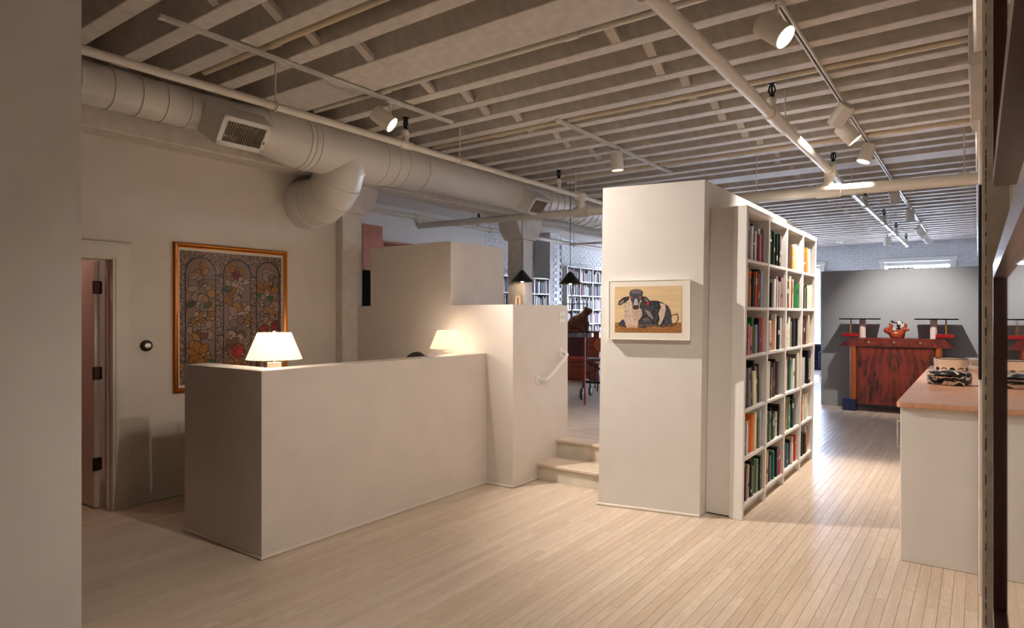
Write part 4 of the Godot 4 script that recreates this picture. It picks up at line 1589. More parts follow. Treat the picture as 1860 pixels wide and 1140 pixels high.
func lamp(at: Vector3, k: float, label: String, e: float) -> void:
	var l := thing("table_lamp", label, "lamp", at, "table lamps on the desk")
	var st := mb()
	lathe(st, [Vector2(0.0, -0.0195), Vector2(0.075 * k, -0.0195), Vector2(0.075 * k, 0.012), Vector2(0.03 * k, 0.022), Vector2(0.026 * k, 0.06), Vector2(0.045 * k, 0.09), Vector2(0.048 * k, 0.11), Vector2(0.048 * k, 0.165), Vector2(0.0, 0.166)], 28)
	obj("base", st, M.white, l)
	var y0 := 0.188
	var y1 := y0 + 0.186 * k
	st = mb()
	lathe(st, [Vector2(0.189 * k, y0), Vector2(0.114 * k, y1), Vector2(0.112 * k, y1), Vector2(0.187 * k, y0)], 48)
	obj("shade", st, M.shade, l)
	st = mb()
	tube(st, [Vector3(0, 0.16, 0), Vector3(0, y1 + 0.006, 0)], 0.005, 8)
	for a in 3:
		var q := Vector3(cos(a * TAU / 3), 0, sin(a * TAU / 3)) * 0.113 * k
		tube(st, [Vector3(0, y1 - 0.006, 0), Vector3(q.x, y1 - 0.004, q.z)], 0.002, 6)
	lathe(st, [Vector2(0.010, y1 + 0.002), Vector2(0.012, y1 + 0.010), Vector2(0.0, y1 + 0.016)], 14)
	obj("harp", st, M.white, l)
	st = mb()
	ball(st, Vector3(0, y0 + 0.085 * k, 0), Vector3(0.030, 0.036, 0.030), 14)
	obj("bulb", st, M.bulb, l)
	var o := OmniLight3D.new()
	o.name = "bulb_light"
	l.add_child(o)
	o.position = Vector3(0, y0 + 0.085 * k, 0)
	o.light_color = Color(1.0, 0.93, 0.86)
	o.light_energy = e * 0.22
	o.light_size = 0.03
	o.omni_range = 30.0
	o.omni_attenuation = 2.0
	o.shadow_enabled = true

# ---------------------------------------------------------------- counter at the right
func counter_and_cups() -> void:
	var c := thing("counter", "white counter cabinet with rounded wooden top beside the right column", "counter", Vector3(0.0, 0, -6.4))
	var st := mb()
	span(st, Vector3(-0.398, 0, -1.78), Vector3(0.55, 0.966, 1.68), 0.004)
	obj("body", st, M.wall, c)
	st = mb()
	var pr := PackedVector2Array()
	var x0 := -0.418
	var z0 := 1.708
	for i in 6:
		var a := PI + (PI / 2) * i / 5.0
		pr.append(Vector2(x0 + 0.03 + cos(a) * 0.03, -(z0 - 0.03) + sin(a) * 0.03))
	pr.append(Vector2(0.57, -z0))
	pr.append(Vector2(0.57, 1.80))
	pr.append(Vector2(x0, 1.80))
	# top slab with a rounded nose
	var lay := [[0.966, 0.008], [0.972, 0.002], [0.983, 0.0], [0.994, 0.002], [1.000, 0.008]]
	for i in lay.size() - 1:
		var a: PackedVector2Array = Geometry2D.offset_polygon(pr, -lay[i][1] - 0.0001)[0]
		var b: PackedVector2Array = Geometry2D.offset_polygon(pr, -lay[i + 1][1] - 0.0001)[0]
		prism(st, a if lay[i][1] < lay[i + 1][1] else b, Vector3(0, lay[i][0], 0), Vector3.RIGHT, Vector3.FORWARD * -1.0 * -1.0, Vector3(0, lay[i + 1][0] - lay[i][0], 0))
	obj("top", st, M.counter_wood, c)
	M.counter_wood.uv1_triplanar = true
	M.counter_wood.uv1_scale = Vector3(1.2, 1.2, 1.2)
	st = mb()
	tube(st, [Vector3(-0.437, 0.66, 1.44), Vector3(-0.437, 0.86, 1.44)], 0.006, 10)
	tube(st, [Vector3(-0.437, 0.68, 1.44), Vector3(-0.396, 0.68, 1.44)], 0.005, 8)
	tube(st, [Vector3(-0.437, 0.84, 1.44), Vector3(-0.396, 0.84, 1.44)], 0.005, 8)
	obj("handle", st, M.silver, c)
	# zebra dish with lid
	var z := mat(Color.WHITE, 0.18)
	z.albedo_texture = tex(zebra())
	z.uv1_scale = Vector3(1, 6.0, 1)
	var d := thing("lidded_dish", "low oval black ceramic box with wavy white stripes on the counter", "ceramic box", Vector3(-0.185, 1.0, -6.08))
	st = mb()
	lathe(st, [Vector2(0.0, 0.0), Vector2(0.140, 0.0), Vector2(0.148, 0.006), Vector2(0.150, 0.02), Vector2(0.150, 0.066), Vector2(0.145, 0.070)], 40, Transform3D(Basis(Vector3.UP, -0.25), Vector3.ZERO), Vector2(1.0, 0.78))
	obj("box_body", st, z, d)
	st = mb()
	lathe(st, [Vector2(0.148, 0.071), Vector2(0.154, 0.074), Vector2(0.153, 0.084), Vector2(0.135, 0.097), Vector2(0.09, 0.107), Vector2(0.04, 0.111), Vector2(0.0, 0.112)], 40, Transform3D(Basis(Vector3.UP, -0.25), Vector3.ZERO), Vector2(1.0, 0.78))
	obj("lid", st, z, d)
	var s := mat(Color.WHITE, 0.22)
	s.albedo_texture = tex(dotted())
	s.uv1_scale = Vector3(2, 8.0, 1)
	d = thing("spotted_bowl", "cream ceramic bowl with dots and black holes behind the striped box", "ceramic bowl", Vector3(-0.215, 1.0, -7.55))
	st = mb()
	lathe(st, [Vector2(0.0, 0.0), Vector2(0.128, 0.0), Vector2(0.136, 0.01), Vector2(0.140, 0.115), Vector2(0.137, 0.122), Vector2(0.130, 0.118), Vector2(0.126, 0.03), Vector2(0.0, 0.025)], 40)
	obj("bowl_body", st, s, d)
	st = mb()
	lathe(st, [Vector2(0.1405, 0.116), Vector2(0.1375, 0.1235), Vector2(0.129, 0.119)], 40)
	obj("rim", st, M.black, d)
	d = thing("small_saucer", "small pale footed saucer behind the spotted bowl", "saucer", Vector3(-0.035, 1.0, -8.0))
	st = mb()
	lathe(st, [Vector2(0.0, 0.0), Vector2(0.05, 0.0), Vector2(0.052, 0.02), Vector2(0.03, 0.03), Vector2(0.035, 0.06), Vector2(0.085, 0.085), Vector2(0.09, 0.095), Vector2(0.0, 0.09)], 28)
	obj("saucer_body", st, M.paper, d)
	# dark strip fixed to the column
	d = thing("black_strip_fixture", "narrow upright black strip fixed to the right timber column", "fixture", Vector3(0.0135, 1.19, -4.374))
	st = mb()
	box(st, Vector3(0, 0.535, 0), Vector3(0.027, 1.07, 0.012), 0.002)
	obj("strip", st, M.black, d)

func zebra() -> Image:
	var n := FastNoiseLite.new()
	n.seed = 4
	n.frequency = 0.02
	var img := Image.create(256, 128, false, Image.FORMAT_RGB8)
	for y in 128:
		for x in 256:
			var a := TAU * x / 256.0
			var w := n.get_noise_3d(cos(a) * 60, sin(a) * 60, y * 0.8)
			var v := sin((y + w * 38.0) * 0.15)
			img.set_pixel(x, y, Color(0.88, 0.82, 0.74) if v > 0.55 else Color(0.02, 0.018, 0.02))
	return img

func dotted() -> Image:
	var img := speckle(256, 128, Color(0.86, 0.77, 0.67), 0.05, 0.02, 6)
	for j in 5:
		for i in 16:
			img.fill_rect(Rect2i(i * 16 + (8 if j % 2 else 0), 66 + j * 10, 2, 2), Color(0.35, 0.25, 0.2))
	for x in [30, 120, 200]:
		poly(img, blob(Vector2(x, 24), Vector2(13, 18)), Color(0.02, 0.02, 0.02))
	for x in [75, 160]:
		for k in 5:
			poly(img, blob(Vector2(x + k * 6 - 12, 36 - absf(k - 2) * 4), Vector2(4, 6), k * 0.5 - 1.0), Color(0.05, 0.04, 0.05))
	return img

# ---------------------------------------------------------------- post, wall and framed glass close to the camera on the right
func near_right() -> void:
	var st := mb()
	span(st, Vector3(0.055, 0, -1.8), Vector3(0.30, 3.6, 3.6))
	struct("wall_right_near", st, M.rough_post)
	st = mb()
	span(st, Vector3(0.0075, 0, -2.1), Vector3(0.30, 3.34, -1.8), 0.006)
	struct("trim_4", st, M.rough_post)
	st = mb()
	var y := 0.2
	while y < 2.9:
		var h := rng.randf_range(0.008, 0.03)
		var w := rng.randf_range(0.0003, 0.0011)
		span(st, Vector3(0.0135 - w, y, -1.80), Vector3(0.0135 + w, y + h, -1.7994))
		y += h + rng.randf_range(0.002, 0.03)
	var chips := struct("trim_5", st, mat(Color(0.16, 0.08, 0.08), 0.9))
	chips.set_meta("label", "dark chipped paint line down the near timber post")
	framed_glass("lower dark wooden framed mirror on the right wall beside the camera", 1.087, 1.625)
	framed_glass("upper dark wooden framed mirror on the right wall beside the camera", 1.744, 2.70)

func framed_glass(label: String, y0: float, y1: float) -> void:
	var z0 := 0.25
	var z1 := -1.225
	var f := thing("framed_mirror", label, "mirror", Vector3(0.055, y0, (z0 + z1) / 2), "framed mirrors on the right wall")
	var o := Vector3(-0.055, -y0, -(z0 + z1) / 2)
	var st := mb()
	var b := 0.022
	span(st, Vector3(0.018, y0, z1) + o, Vector3(0.055, y1, z1 + b) + o, 0.0)
	span(st, Vector3(0.018, y0, z0 - b) + o, Vector3(0.055, y1, z0) + o, 0.004)
	span(st, Vector3(0.018, y0, z1 + b) + o, Vector3(0.055, y0 + b, z0 - b) + o, 0.0)
	span(st, Vector3(0.018, y1 - b, z1 + b) + o, Vector3(0.055, y1, z0 - b) + o, 0.0)
	obj("frame", st, M.mahogany, f)
	st = mb()
	span(st, Vector3(0.0265, y0 + 0.01, z1 + 0.01) + o, Vector3(0.05, y1 - 0.01, z0 - 0.01) + o)
	obj("mirror_glass", st, M.mirror, f)

# ---------------------------------------------------------------- far end: grey partition, cabinet, armchair
func far_room() -> void:
	var st := mb()
	span(st, Vector3(-2.19, 0, -12.22), Vector3(0.35, 2.28, -12.07), 0.006)
	struct("wall_far_partition", st, M.grey_wall)
	credenza()
	var t := thing("black_tray", "thin black flat tray lying on top of the grey partition", "tray", Vector3(-1.02, 2.28, -12.14))
	st = mb()
	box(st, Vector3(0, 0.008, 0), Vector3(0.36, 0.016, 0.12), 0.004)
	obj("tray_plate", st, M.black, t)
	var a := thing("armchair", "dark navy upholstered armchair by the far window", "armchair", Vector3(-3.25, 0, -16.3))
	st = mb()
	box(st, Vector3(0, 0.36, 0), Vector3(0.75, 0.18, 0.72), 0.04)
	obj("seat", st, M.cloth_navy, a)
	st = mb()
	box(st, Vector3(0, 0.62, -0.27), Vector3(0.75, 0.44, 0.16), 0.05)
	obj("backrest", st, M.cloth_navy, a)
	for s in [-1, 1]:
		st = mb()
		box(st, Vector3(0.36 * s, 0.50, 0.02), Vector3(0.13, 0.42, 0.72), 0.04)
		obj("armrest", st, M.cloth_navy, a)
		for q in [-0.3, 0.3]:
			st = mb()
			tube(st, [Vector3(0.33 * s, 0.0, q), Vector3(0.33 * s, 0.29, q)], 0.013, 10)
			obj("leg", st, M.silver, a)

func burl() -> Image:
	var n := FastNoiseLite.new()
	n.seed = 12
	n.frequency = 0.010
	n.fractal_octaves = 4
	var img := Image.create(256, 256, false, Image.FORMAT_RGB8)
	for y in 256:
		for x in 256:
			var q := Vector2(x, y)
			var w := n.get_noise_2d(q.x + q.y * 0.5, q.y * 0.35)
			var w2 := n.get_noise_2d(q.x * 1.7 + 300, q.y * 0.7 + q.x)
			var v := sin((q.x * 0.9 - q.y * 0.55) * 0.055 + w * 9.0 + w2 * 4.0)
			var c := Color(0.52, 0.165, 0.075).lerp(Color(0.34, 0.085, 0.04), clampf(0.5 + 1.3 * w2, 0, 1))
			if v > 0.70:
				c = c.lerp(Color(0.035, 0.015, 0.012), clampf((v - 0.70) * 6.0, 0, 1) * clampf(0.35 + w2 * 3.5, 0.0, 1.0))
			img.set_pixel(x, y, c)
	return img

func credenza() -> void:
	var zf := -11.56
	var zb := -12.0
	var c := thing("wooden_cabinet", "red burl wood cabinet with winged top and two raised black shelves", "cabinet", Vector3(-1.06, 0, (zf + zb) / 2))
	var o := Vector3(1.06, 0, -(zf + zb) / 2)
	var im := burl()
	var m := mat(Color.WHITE, 0.28)
	m.albedo_texture = tex(im)
	m.clearcoat_enabled = true
	m.clearcoat = 0.5
	var st := mb()
	span(st, Vector3(-1.58, 0.12, zb) + o, Vector3(-0.54, 1.035, zf - 0.045) + o, 0.004)
	obj("carcass", st, M.red_wood, c)
	for k in 2:
		st = mb()
		var xa: float = [-1.575, -1.056][k]
		var xb: float = [-1.062, -0.545][k]
		var u0 := Vector2(0.02, 0.02) if k == 0 else Vector2(0.98, 0.02)
		var u1 := Vector2(0.98, 0.98) if k == 0 else Vector2(0.02, 0.98)
		quad(st, Vector3(xa, 1.03, zf - 0.022) + o, Vector3(xb, 1.03, zf - 0.022) + o, Vector3(xb, 0.125, zf - 0.022) + o, Vector3(xa, 0.125, zf - 0.022) + o, Vector3.BACK, u0, u1)
		span(st, Vector3(xa, 0.125, zf - 0.044) + o, Vector3(xb, 1.03, zf - 0.0225) + o)
		var door := obj("door", st, m, c)
		st = mb()
		var hx := -1.06 + (-0.028 if k == 0 else 0.028)
		span(st, Vector3(hx - 0.006, 0.70, zf - 0.022) + o, Vector3(hx + 0.006, 0.80, zf - 0.002) + o, 0.003)
		obj("handle", st, M.red_wood, door)
	# winged top
	st = mb()
	var pr := PackedVector2Array([Vector2(-1.836, 1.035), Vector2(-0.28, 1.035), Vector2(-0.405, 1.172), Vector2(-1.676, 1.172)])
	prism(st, pr, Vector3(0, 0, zb) + o, Vector3.RIGHT, Vector3.UP, Vector3(0, 0, zf - zb))
	var wm: StandardMaterial3D = m.duplicate()
	wm.uv1_scale = Vector3(1.1, 1.1, 1)
	obj("winged_top", st, wm, c)
	for k in 3:
		st = mb()
		var xa: float = -1.575 + k * 0.345
		span(st, Vector3(xa + 0.003, 1.045, zf - 0.002) + o, Vector3(xa + 0.342, 1.160, zf + 0.006) + o, 0.002)
		var dr := obj("drawer", st, wm, c)
		st = mb()
		ball(st, Vector3(xa + 0.172, 1.105, zf + 0.018) + o, Vector3(0.016, 0.016, 0.014), 12)
		obj("knob", st, mat(Color(0.75, 0.68, 0.48), 0.3, 0.4), dr)
	for k in 2:
		var x: float = [-1.63, -0.48][k]
		st = mb()
		tube(st, [Vector3(x, 0.19, zf - 0.05) + o, Vector3(x, 1.035, zf - 0.05) + o], 0.048, 24)
		obj("round_leg", st, M.orange_wood, c)
		st = mb()
		var bx: float = [-1.685, -0.43][k]
		span(st, Vector3(bx - 0.095, 0, zf - 0.19) + o, Vector3(bx + 0.095, 0.19, zf) + o, 0.003)
		obj("blue_foot", st, M.navy, c)
		# superstructure
		var sg := -1.0 if k == 0 else 1.0
		st = mb()
		var cx: float = [-1.512, -0.552][k]
		tube(st, [Vector3(cx, 1.172, zf - 0.16) + o, Vector3(cx, 1.462, zf - 0.16) + o], 0.047, 24)
		obj("pale_column", st, M.blush, c)
		st = mb()
		var sx: float = [-1.559, -0.52][k]
		span(st, Vector3(sx - 0.277, 1.462, zb + 0.03) + o, Vector3(sx + 0.277, 1.478, zf - 0.02) + o, 0.003)
		obj("black_shelf", st, M.black_matt, c)
		st = mb()
		var rx: float = [-1.68, -0.405][k]
		span(st, Vector3(rx - 0.115, 1.190, zf - 0.24) + o, Vector3(rx + 0.115, 1.242, zf - 0.03) + o, 0.003)
		obj("red_block", st, M.red, c)
		st = mb()
		var yx: float = [-1.672, -0.392][k]
		tube(st, [Vector3(yx, 1.242, zf - 0.10) + o, Vector3(yx, 1.462, zf - 0.10) + o], 0.010, 10)
		obj("yellow_rod", st, M.yellow, c)
		st = mb()
		span(st, Vector3(rx + 0.11 * -sg - 0.01, 1.172, zf - 0.2) + o, Vector3(rx + 0.11 * -sg + 0.01, 1.195, zf - 0.06) + o)
		obj("block_support", st, M.red_wood, c)
	# ceramic bowl with modelled animals and flowers
	var b := thing("ceramic_sculpture", "glossy terracotta bowl with modelled animals and flowers on the red cabinet", "sculpture", Vector3(-1.03, 1.172, -11.72))
	obj("bowl_and_animals", field([
		[Vector3(-0.02, 0.05, 0), Vector3(0.02, 0.05, 0), 0.085, 0.085], [Vector3(-0.05, 0.07, 0.02), Vector3(-0.15, 0.12, 0.02), 0.05, 0.035], [Vector3(-0.15, 0.12, 0.02), Vector3(-0.13, 0.15, 0.03), 0.03, 0.022], [Vector3(-0.09, 0.10, 0.05), Vector3(-0.08, 0.20, 0.05), 0.03, 0.022], [Vector3(-0.08, 0.20, 0.05), Vector3(-0.095, 0.225, 0.07), 0.02, 0.014],
		[Vector3(0.06, 0.08, 0.04), Vector3(0.10, 0.14, 0.05), 0.045, 0.03], [Vector3(0.10, 0.14, 0.05), Vector3(0.155, 0.135, 0.06), 0.024, 0.017], [Vector3(0.10, 0.15, 0.0), Vector3(0.11, 0.21, 0.0), 0.03, 0.024], [Vector3(0.0, 0.08, -0.03), Vector3(0.02, 0.14, -0.04), 0.05, 0.03]], 0.009, 0.02, 0.0), M.terracotta, b)
	st = mb()
	for q in [Vector3(-0.06, 0.255, 0.03), Vector3(0.02, 0.19, 0.03), Vector3(-0.02, 0.15, 0.06), Vector3(0.05, 0.24, 0.0)]:
		ball(st, q, Vector3(0.03, 0.017, 0.02), 10, Basis(Vector3.BACK, q.x * 9.0))
	tube(st, [Vector3(-0.05, 0.25, 0.03), Vector3(0.0, 0.24, 0.03), Vector3(0.02, 0.17, 0.03), Vector3(0.03, 0.11, 0.03)], 0.009, 8)
	obj("dark_leaves", st, M.dark_clay, b)
	st = mb()
	for q in [Vector3(-0.03, 0.14, 0.08), Vector3(0.04, 0.23, 0.05), Vector3(0.07, 0.20, 0.04), Vector3(0.02, 0.24, 0.03)]:
		for k in 5:
			var a := k * TAU / 5
			ball(st, q + Vector3(cos(a) * 0.018, sin(a) * 0.018, 0), Vector3(0.012, 0.012, 0.006), 8)
	obj("white_petals", st, M.white_clay, b)

# smooth union of tapered capsules, meshed as surface nets
func field(caps: Array, cell: float, k: float, floor_y: float) -> ArrayMesh:
	var lo := Vector3.ONE * 1e9
	var hi := -lo
	for c in caps:
		for e in 2:
			lo = lo.min(c[e] - Vector3.ONE * (c[2 + e] + cell * 2.5))
			hi = hi.max(c[e] + Vector3.ONE * (c[2 + e] + cell * 2.5))
	var nx := int((hi.x - lo.x) / cell) + 1
	var ny := int((hi.y - lo.y) / cell) + 1
	var nz := int((hi.z - lo.z) / cell) + 1
	var val := PackedFloat32Array()
	val.resize(nx * ny * nz)
	for iz in nz:
		for iy in ny:
			for ix in nx:
				val[(iz * ny + iy) * nx + ix] = dist(lo + Vector3(ix, iy, iz) * cell, caps, k, floor_y)
	var vid := {}
	var vs := []
	for iz in nz - 1:
		for iy in ny - 1:
			for ix in nx - 1:
				var sum := Vector3.ZERO
				var cnt := 0
				var corner := []
				for q in 8:
					corner.append(val[((iz + (q >> 2)) * ny + iy + ((q >> 1) & 1)) * nx + ix + (q & 1)])
				for e in [[0, 1], [2, 3], [4, 5], [6, 7], [0, 2], [1, 3], [4, 6], [5, 7], [0, 4], [1, 5], [2, 6], [3, 7]]:
					var a: float = corner[e[0]]
					var b: float = corner[e[1]]
					if (a < 0.0) != (b < 0.0):
						var t := a / (a - b)
						var pa := Vector3(e[0] & 1, (e[0] >> 1) & 1, e[0] >> 2)
						var pb := Vector3(e[1] & 1, (e[1] >> 1) & 1, e[1] >> 2)
						sum += pa.lerp(pb, t)
						cnt += 1
				if cnt:
					vid[(iz * ny + iy) * nx + ix] = vs.size()
					vs.append(lo + (Vector3(ix, iy, iz) + sum / cnt) * cell)
	var ns := []
	for p in vs:
		var h := cell * 0.7
		ns.append(Vector3(dist(p + Vector3(h, 0, 0), caps, k, floor_y) - dist(p - Vector3(h, 0, 0), caps, k, floor_y), dist(p + Vector3(0, h, 0), caps, k, floor_y) - dist(p - Vector3(0, h, 0), caps, k, floor_y), dist(p + Vector3(0, 0, h), caps, k, floor_y) - dist(p - Vector3(0, 0, h), caps, k, floor_y)).normalized())
	var st := mb()
	var step := [1, nx, nx * ny]
	for iz in range(1, nz - 1):
		for iy in range(1, ny - 1):
			for ix in range(1, nx - 1):
				var at := (iz * ny + iy) * nx + ix
				for ax in 3:
					if (val[at] < 0.0) != (val[at + step[ax]] < 0.0):
						var u: int = step[(ax + 1) % 3]
						var v: int = step[(ax + 2) % 3]
						var q := [at, at - u, at - u - v, at - v]
						var ok := true
						for e in q:
							if not vid.has(e):
								ok = false
						if ok:
							var i := [vid[q[0]], vid[q[1]], vid[q[2]], vid[q[3]]]
							tri(st, vs[i[0]], vs[i[1]], vs[i[2]], ns[i[0]], ns[i[1]], ns[i[2]])
							tri(st, vs[i[0]], vs[i[2]], vs[i[3]], ns[i[0]], ns[i[2]], ns[i[3]])
	return st.commit()

func dist(p: Vector3, caps: Array, k: float, floor_y: float) -> float:
	var d := 1e3
	for c in caps:
		var a: Vector3 = c[0]
		var ab: Vector3 = c[1] - a
		var t := clampf((p - a).dot(ab) / maxf(ab.length_squared(), 1e-9), 0.0, 1.0)
		var e: float = p.distance_to(a + ab * t) - lerpf(c[2], c[3], t)
		var h := clampf(0.5 + 0.5 * (d - e) / k, 0.0, 1.0)
		d = lerpf(d, e, h) - k * h * (1.0 - h)
	return maxf(d, floor_y - p.y)

# ---------------------------------------------------------------- things on the raised floor
func platform_things() -> void:
	pendant(Vector3(-5.205, 0.045, -7.435), "dark speckled cone pendant lamp in front of the timber column")
	pendant(Vector3(-4.48, 0, -7.536), "dark speckled cone pendant lamp nearer the partition block")
	# tall table with the cat
	var q := Vector3(-4.317, FLOOR_UP, -7.642)
	var t := thing("tall_table", "tall red legged table with black top where the cat sits", "table", q)
	var st := mb()
	var pr := PackedVector2Array()
	for i in 9:
		var a := -PI / 2 + PI * i / 8
		pr.append(Vector2(-0.14 + cos(a) * 0.20, sin(a) * 0.20))
	pr.append(Vector2(-1.3, 0.20))
	pr.append(Vector2(-1.3, -0.20))
	prism(st, pr, Vector3(0.02, 0.918, -0.05), Vector3.RIGHT, Vector3.BACK, Vector3(0, 0.052, 0))
	obj("top", st, M.slate, t)
	st = mb()
	span(st, Vector3(-1.2, 0.66, -0.03), Vector3(0.0, 0.918, -0.01))
	obj("apron", st, M.panel_red, t)
	st = mb()
	span(st, Vector3(-1.2, 0.615, -0.02), Vector3(0.0, 0.655, 0.02), 0.004)
	obj("rail", st, M.frame_red, t)
	for x in [-1.2, -0.30, 0.0]:
		st = mb()
		span(st, Vector3(x - 0.011, 0, -0.011), Vector3(x + 0.011, 0.918, 0.011), 0.003)
		obj("leg", st, M.frame_red, t)
	cat(Vector3(-4.36, FLOOR_UP + 0.97, -7.66))
	walker(Vector3(-4.62, FLOOR_UP, -8.25))
	# drawer cabinet
	var c := thing("drawer_cabinet", "low orange wood cabinet with drawers behind the tall table", "cabinet", Vector3(-6.0, FLOOR_UP, -10.6))
	st = mb()
	box(st, Vector3(0, 0.46, 0), Vector3(0.85, 0.90, 0.42), 0.006)
	obj("carcass", st, M.red_wood, c)
	for k in 3:
		st = mb()
		var y: float = [0.70, 0.46, 0.18][k]
		var hh: float = [0.16, 0.20, 0.26][k]
		box(st, Vector3(0, y, 0.215), Vector3(0.78, hh, 0.02), 0.004)
		var dr := obj("drawer", st, M.red_wood, c)
		st = mb()
		box(st, Vector3(0.0, y + hh * 0.3, 0.230), Vector3(0.30, 0.014, 0.012), 0.003)
		obj("pull", st, M.black_soft, dr)
	M.red_wood.uv1_triplanar = true
	# bent plywood chair, mostly hidden
	c = thing("plywood_chair", "bent plywood chair with black legs beside the drawer cabinet", "chair", Vector3(-4.86, FLOOR_UP, -9.35))
	c.rotation.y = 0.6
	st = mb()
	var sh := PackedVector2Array()
	for i in 16:
		var a := TAU * i / 16
		sh.append(Vector2(cos(a) * 0.20, 0.62 + sin(a) * 0.13))
	prism(st, sh, Vector3(0, 0.10, -0.18), Vector3.RIGHT, Vector3(0, 1, -0.12), Vector3(0, 0, 0.014))
	obj("backrest", st, M.orange_wood, c)
	st = mb()
	box(st, Vector3(0, 0.44, 0.02), Vector3(0.40, 0.016, 0.38), 0.006)
	obj("seat", st, M.orange_wood, c)
	for s in [[-0.17, -0.16], [0.17, -0.16], [-0.17, 0.18], [0.17, 0.18]]:
		st = mb()
		tube(st, [Vector3(s[0] * 1.1, 0, s[1] * 1.15), Vector3(s[0], 0.435, s[1])], 0.011, 8)
		obj("leg", st, M.black_soft, c)
	# wall bookcases along the far left
	wall_bookcase(Vector3(-7.75, FLOOR_UP, -12.66), 4, 0.60, 2.32, "tall white bookcase along the far left brick wall", 71)
	wall_bookcase(Vector3(-7.75, FLOOR_UP, -10.15), 3, 0.58, 1.99, "lower white bookcase behind the timber column", 72)
	# wooden cupboards and the dark refrigerator
	c = thing("wall_cabinet", "orange wood wall cabinet above the black refrigerator", "cabinet", Vector3(-7.75, 0, -6.6))
	st = mb()
	box(st, Vector3(0, 2.575, 0), Vector3(0.30, 0.71, 0.82), 0.004)
	obj("body", st, M.cabinet_wood, c)
	for z in [-0.205, 0.205]:
		st = mb()
		box(st, Vector3(0.159, 2.575, z), Vector3(0.018, 0.70, 0.40), 0.003)
		obj("door", st, M.cabinet_wood, c)
	c = thing("open_cabinet", "open orange wood shelf cabinet beside the wall cabinet", "cabinet", Vector3(-7.75, 0, -7.66))
	for e in [[Vector3(0, 2.69, 0), Vector3(0.30, 0.03, 1.28)], [Vector3(0, 2.22, 0), Vector3(0.30, 0.03, 1.28)], [Vector3(0, 2.455, 0.625), Vector3(0.30, 0.44, 0.03)], [Vector3(0, 2.455, -0.625), Vector3(0.30, 0.44, 0.03)], [Vector3(-0.14, 2.455, 0), Vector3(0.02, 0.44, 1.22)]]:
		st = mb()
		box(st, e[0], e[1], 0.002)
		obj("board", st, M.cabinet_wood, c)
	c = thing("refrigerator", "black refrigerator below the orange wood wall cabinet", "refrigerator", Vector3(-7.68, FLOOR_UP, -6.6))
	st = mb()
	box(st, Vector3(-0.03, 0.94, 0), Vector3(0.36, 1.88, 0.80), 0.01)
	obj("body", st, M.black_matt, c)
	for e in [[1.45, 0.80], [0.52, 0.98]]:
		st = mb()
		box(st, Vector3(0.165, e[0], 0), Vector3(0.03, e[1], 0.79), 0.008)
		var dd := obj("door", st, M.black_matt, c)
		st = mb()
		tube(st, [Vector3(0.20, e[0] - 0.2, 0.33), Vector3(0.20, e[0] + 0.2, 0.33)], 0.010, 8)
		obj("handle", st, M.black_soft, dd)
	# candles
	c = thing("candelabra", "thin black candle stand with pale candles in front of the far bookcase", "candle stand", Vector3(-6.18, FLOOR_UP, -10.45))
	st = mb()
	tube(st, [Vector3(0, 0.912, 0), Vector3(0, 1.42, 0)], 0.010, 8)
	tube(st, [Vector3(-0.07, 1.42, 0.05), Vector3(0.26, 1.42, -0.19)], 0.008, 8)
	lathe(st, [Vector2(0.08, 0.911), Vector2(0.08, 0.925), Vector2(0.0, 0.94)], 18)
	obj("stand", st, M.black_soft, c)
	for e in [Vector3(0, 1.42, 0), Vector3(0.24, 1.25, -0.175)]:
		st = mb()
		tube(st, [e, e + Vector3(0, 0.24, 0)], 0.011, 10)
		obj("candle", st, M.white, c)
	# small figure
	c = thing("ceramic_figure", "small cream ceramic figure standing on the taller white wall", "figurine", Vector3(-3.45, 1.635, -4.86))
	st = mb()
	for s in [-1, 1]:
		tube(st, [Vector3(0.014 * s, 0, -0.008 * s), Vector3(0.016 * s, 0.05, -0.010 * s), Vector3(0.009 * s, 0.075, -0.004 * s), Vector3(0.0, 0.083, 0)], [0.008, 0.009, 0.007, 0.005], 12)
	obj("body", st, mat(Color(0.85, 0.66, 0.50), 0.5), c)

func pendant(at: Vector3, label: String) -> void:
	var p := thing("pendant_lamp", label, "pendant lamp", Vector3(at.x, 0, at.z), "cone pendant lamps")
	var up := at.y
	var st := mb()
	lathe(st, [Vector2(0.055, JB), Vector2(0.055, JB - 0.02), Vector2(0.0, JB - 0.03)], 20)
	obj("canopy", st, M.white, p)
	st = mb()
	tube(st, [Vector3(0, JB - 0.02, 0), Vector3(0, 2.11 + up, 0)], 0.004, 6)
	obj("cord", st, M.black, p)
	st = mb()
	lathe(st, [Vector2(0.157, 1.955), Vector2(0.155, 1.962), Vector2(0.024, 2.118), Vector2(0.0, 2.124), Vector2(0.0, 2.118), Vector2(0.022, 2.112), Vector2(0.152, 1.955)], 36)
	var sh := obj("shade", st, M.cone, p)
	sh.position.y = up
	st = mb()
	ball(st, Vector3(0, 1.975 + up, 0), Vector3(0.024, 0.028, 0.024), 12)
	obj("bulb", st, M.bulb, p)
	var l := OmniLight3D.new()
	l.name = "bulb_light"
	p.add_child(l)
	l.position = Vector3(0, 1.975 + up, 0)
	l.light_color = Color(1.0, 0.88, 0.74)
	l.light_energy = 0.10
	l.light_size = 0.024
	l.omni_range = 30.0
	l.omni_attenuation = 2.0
	l.shadow_enabled = true

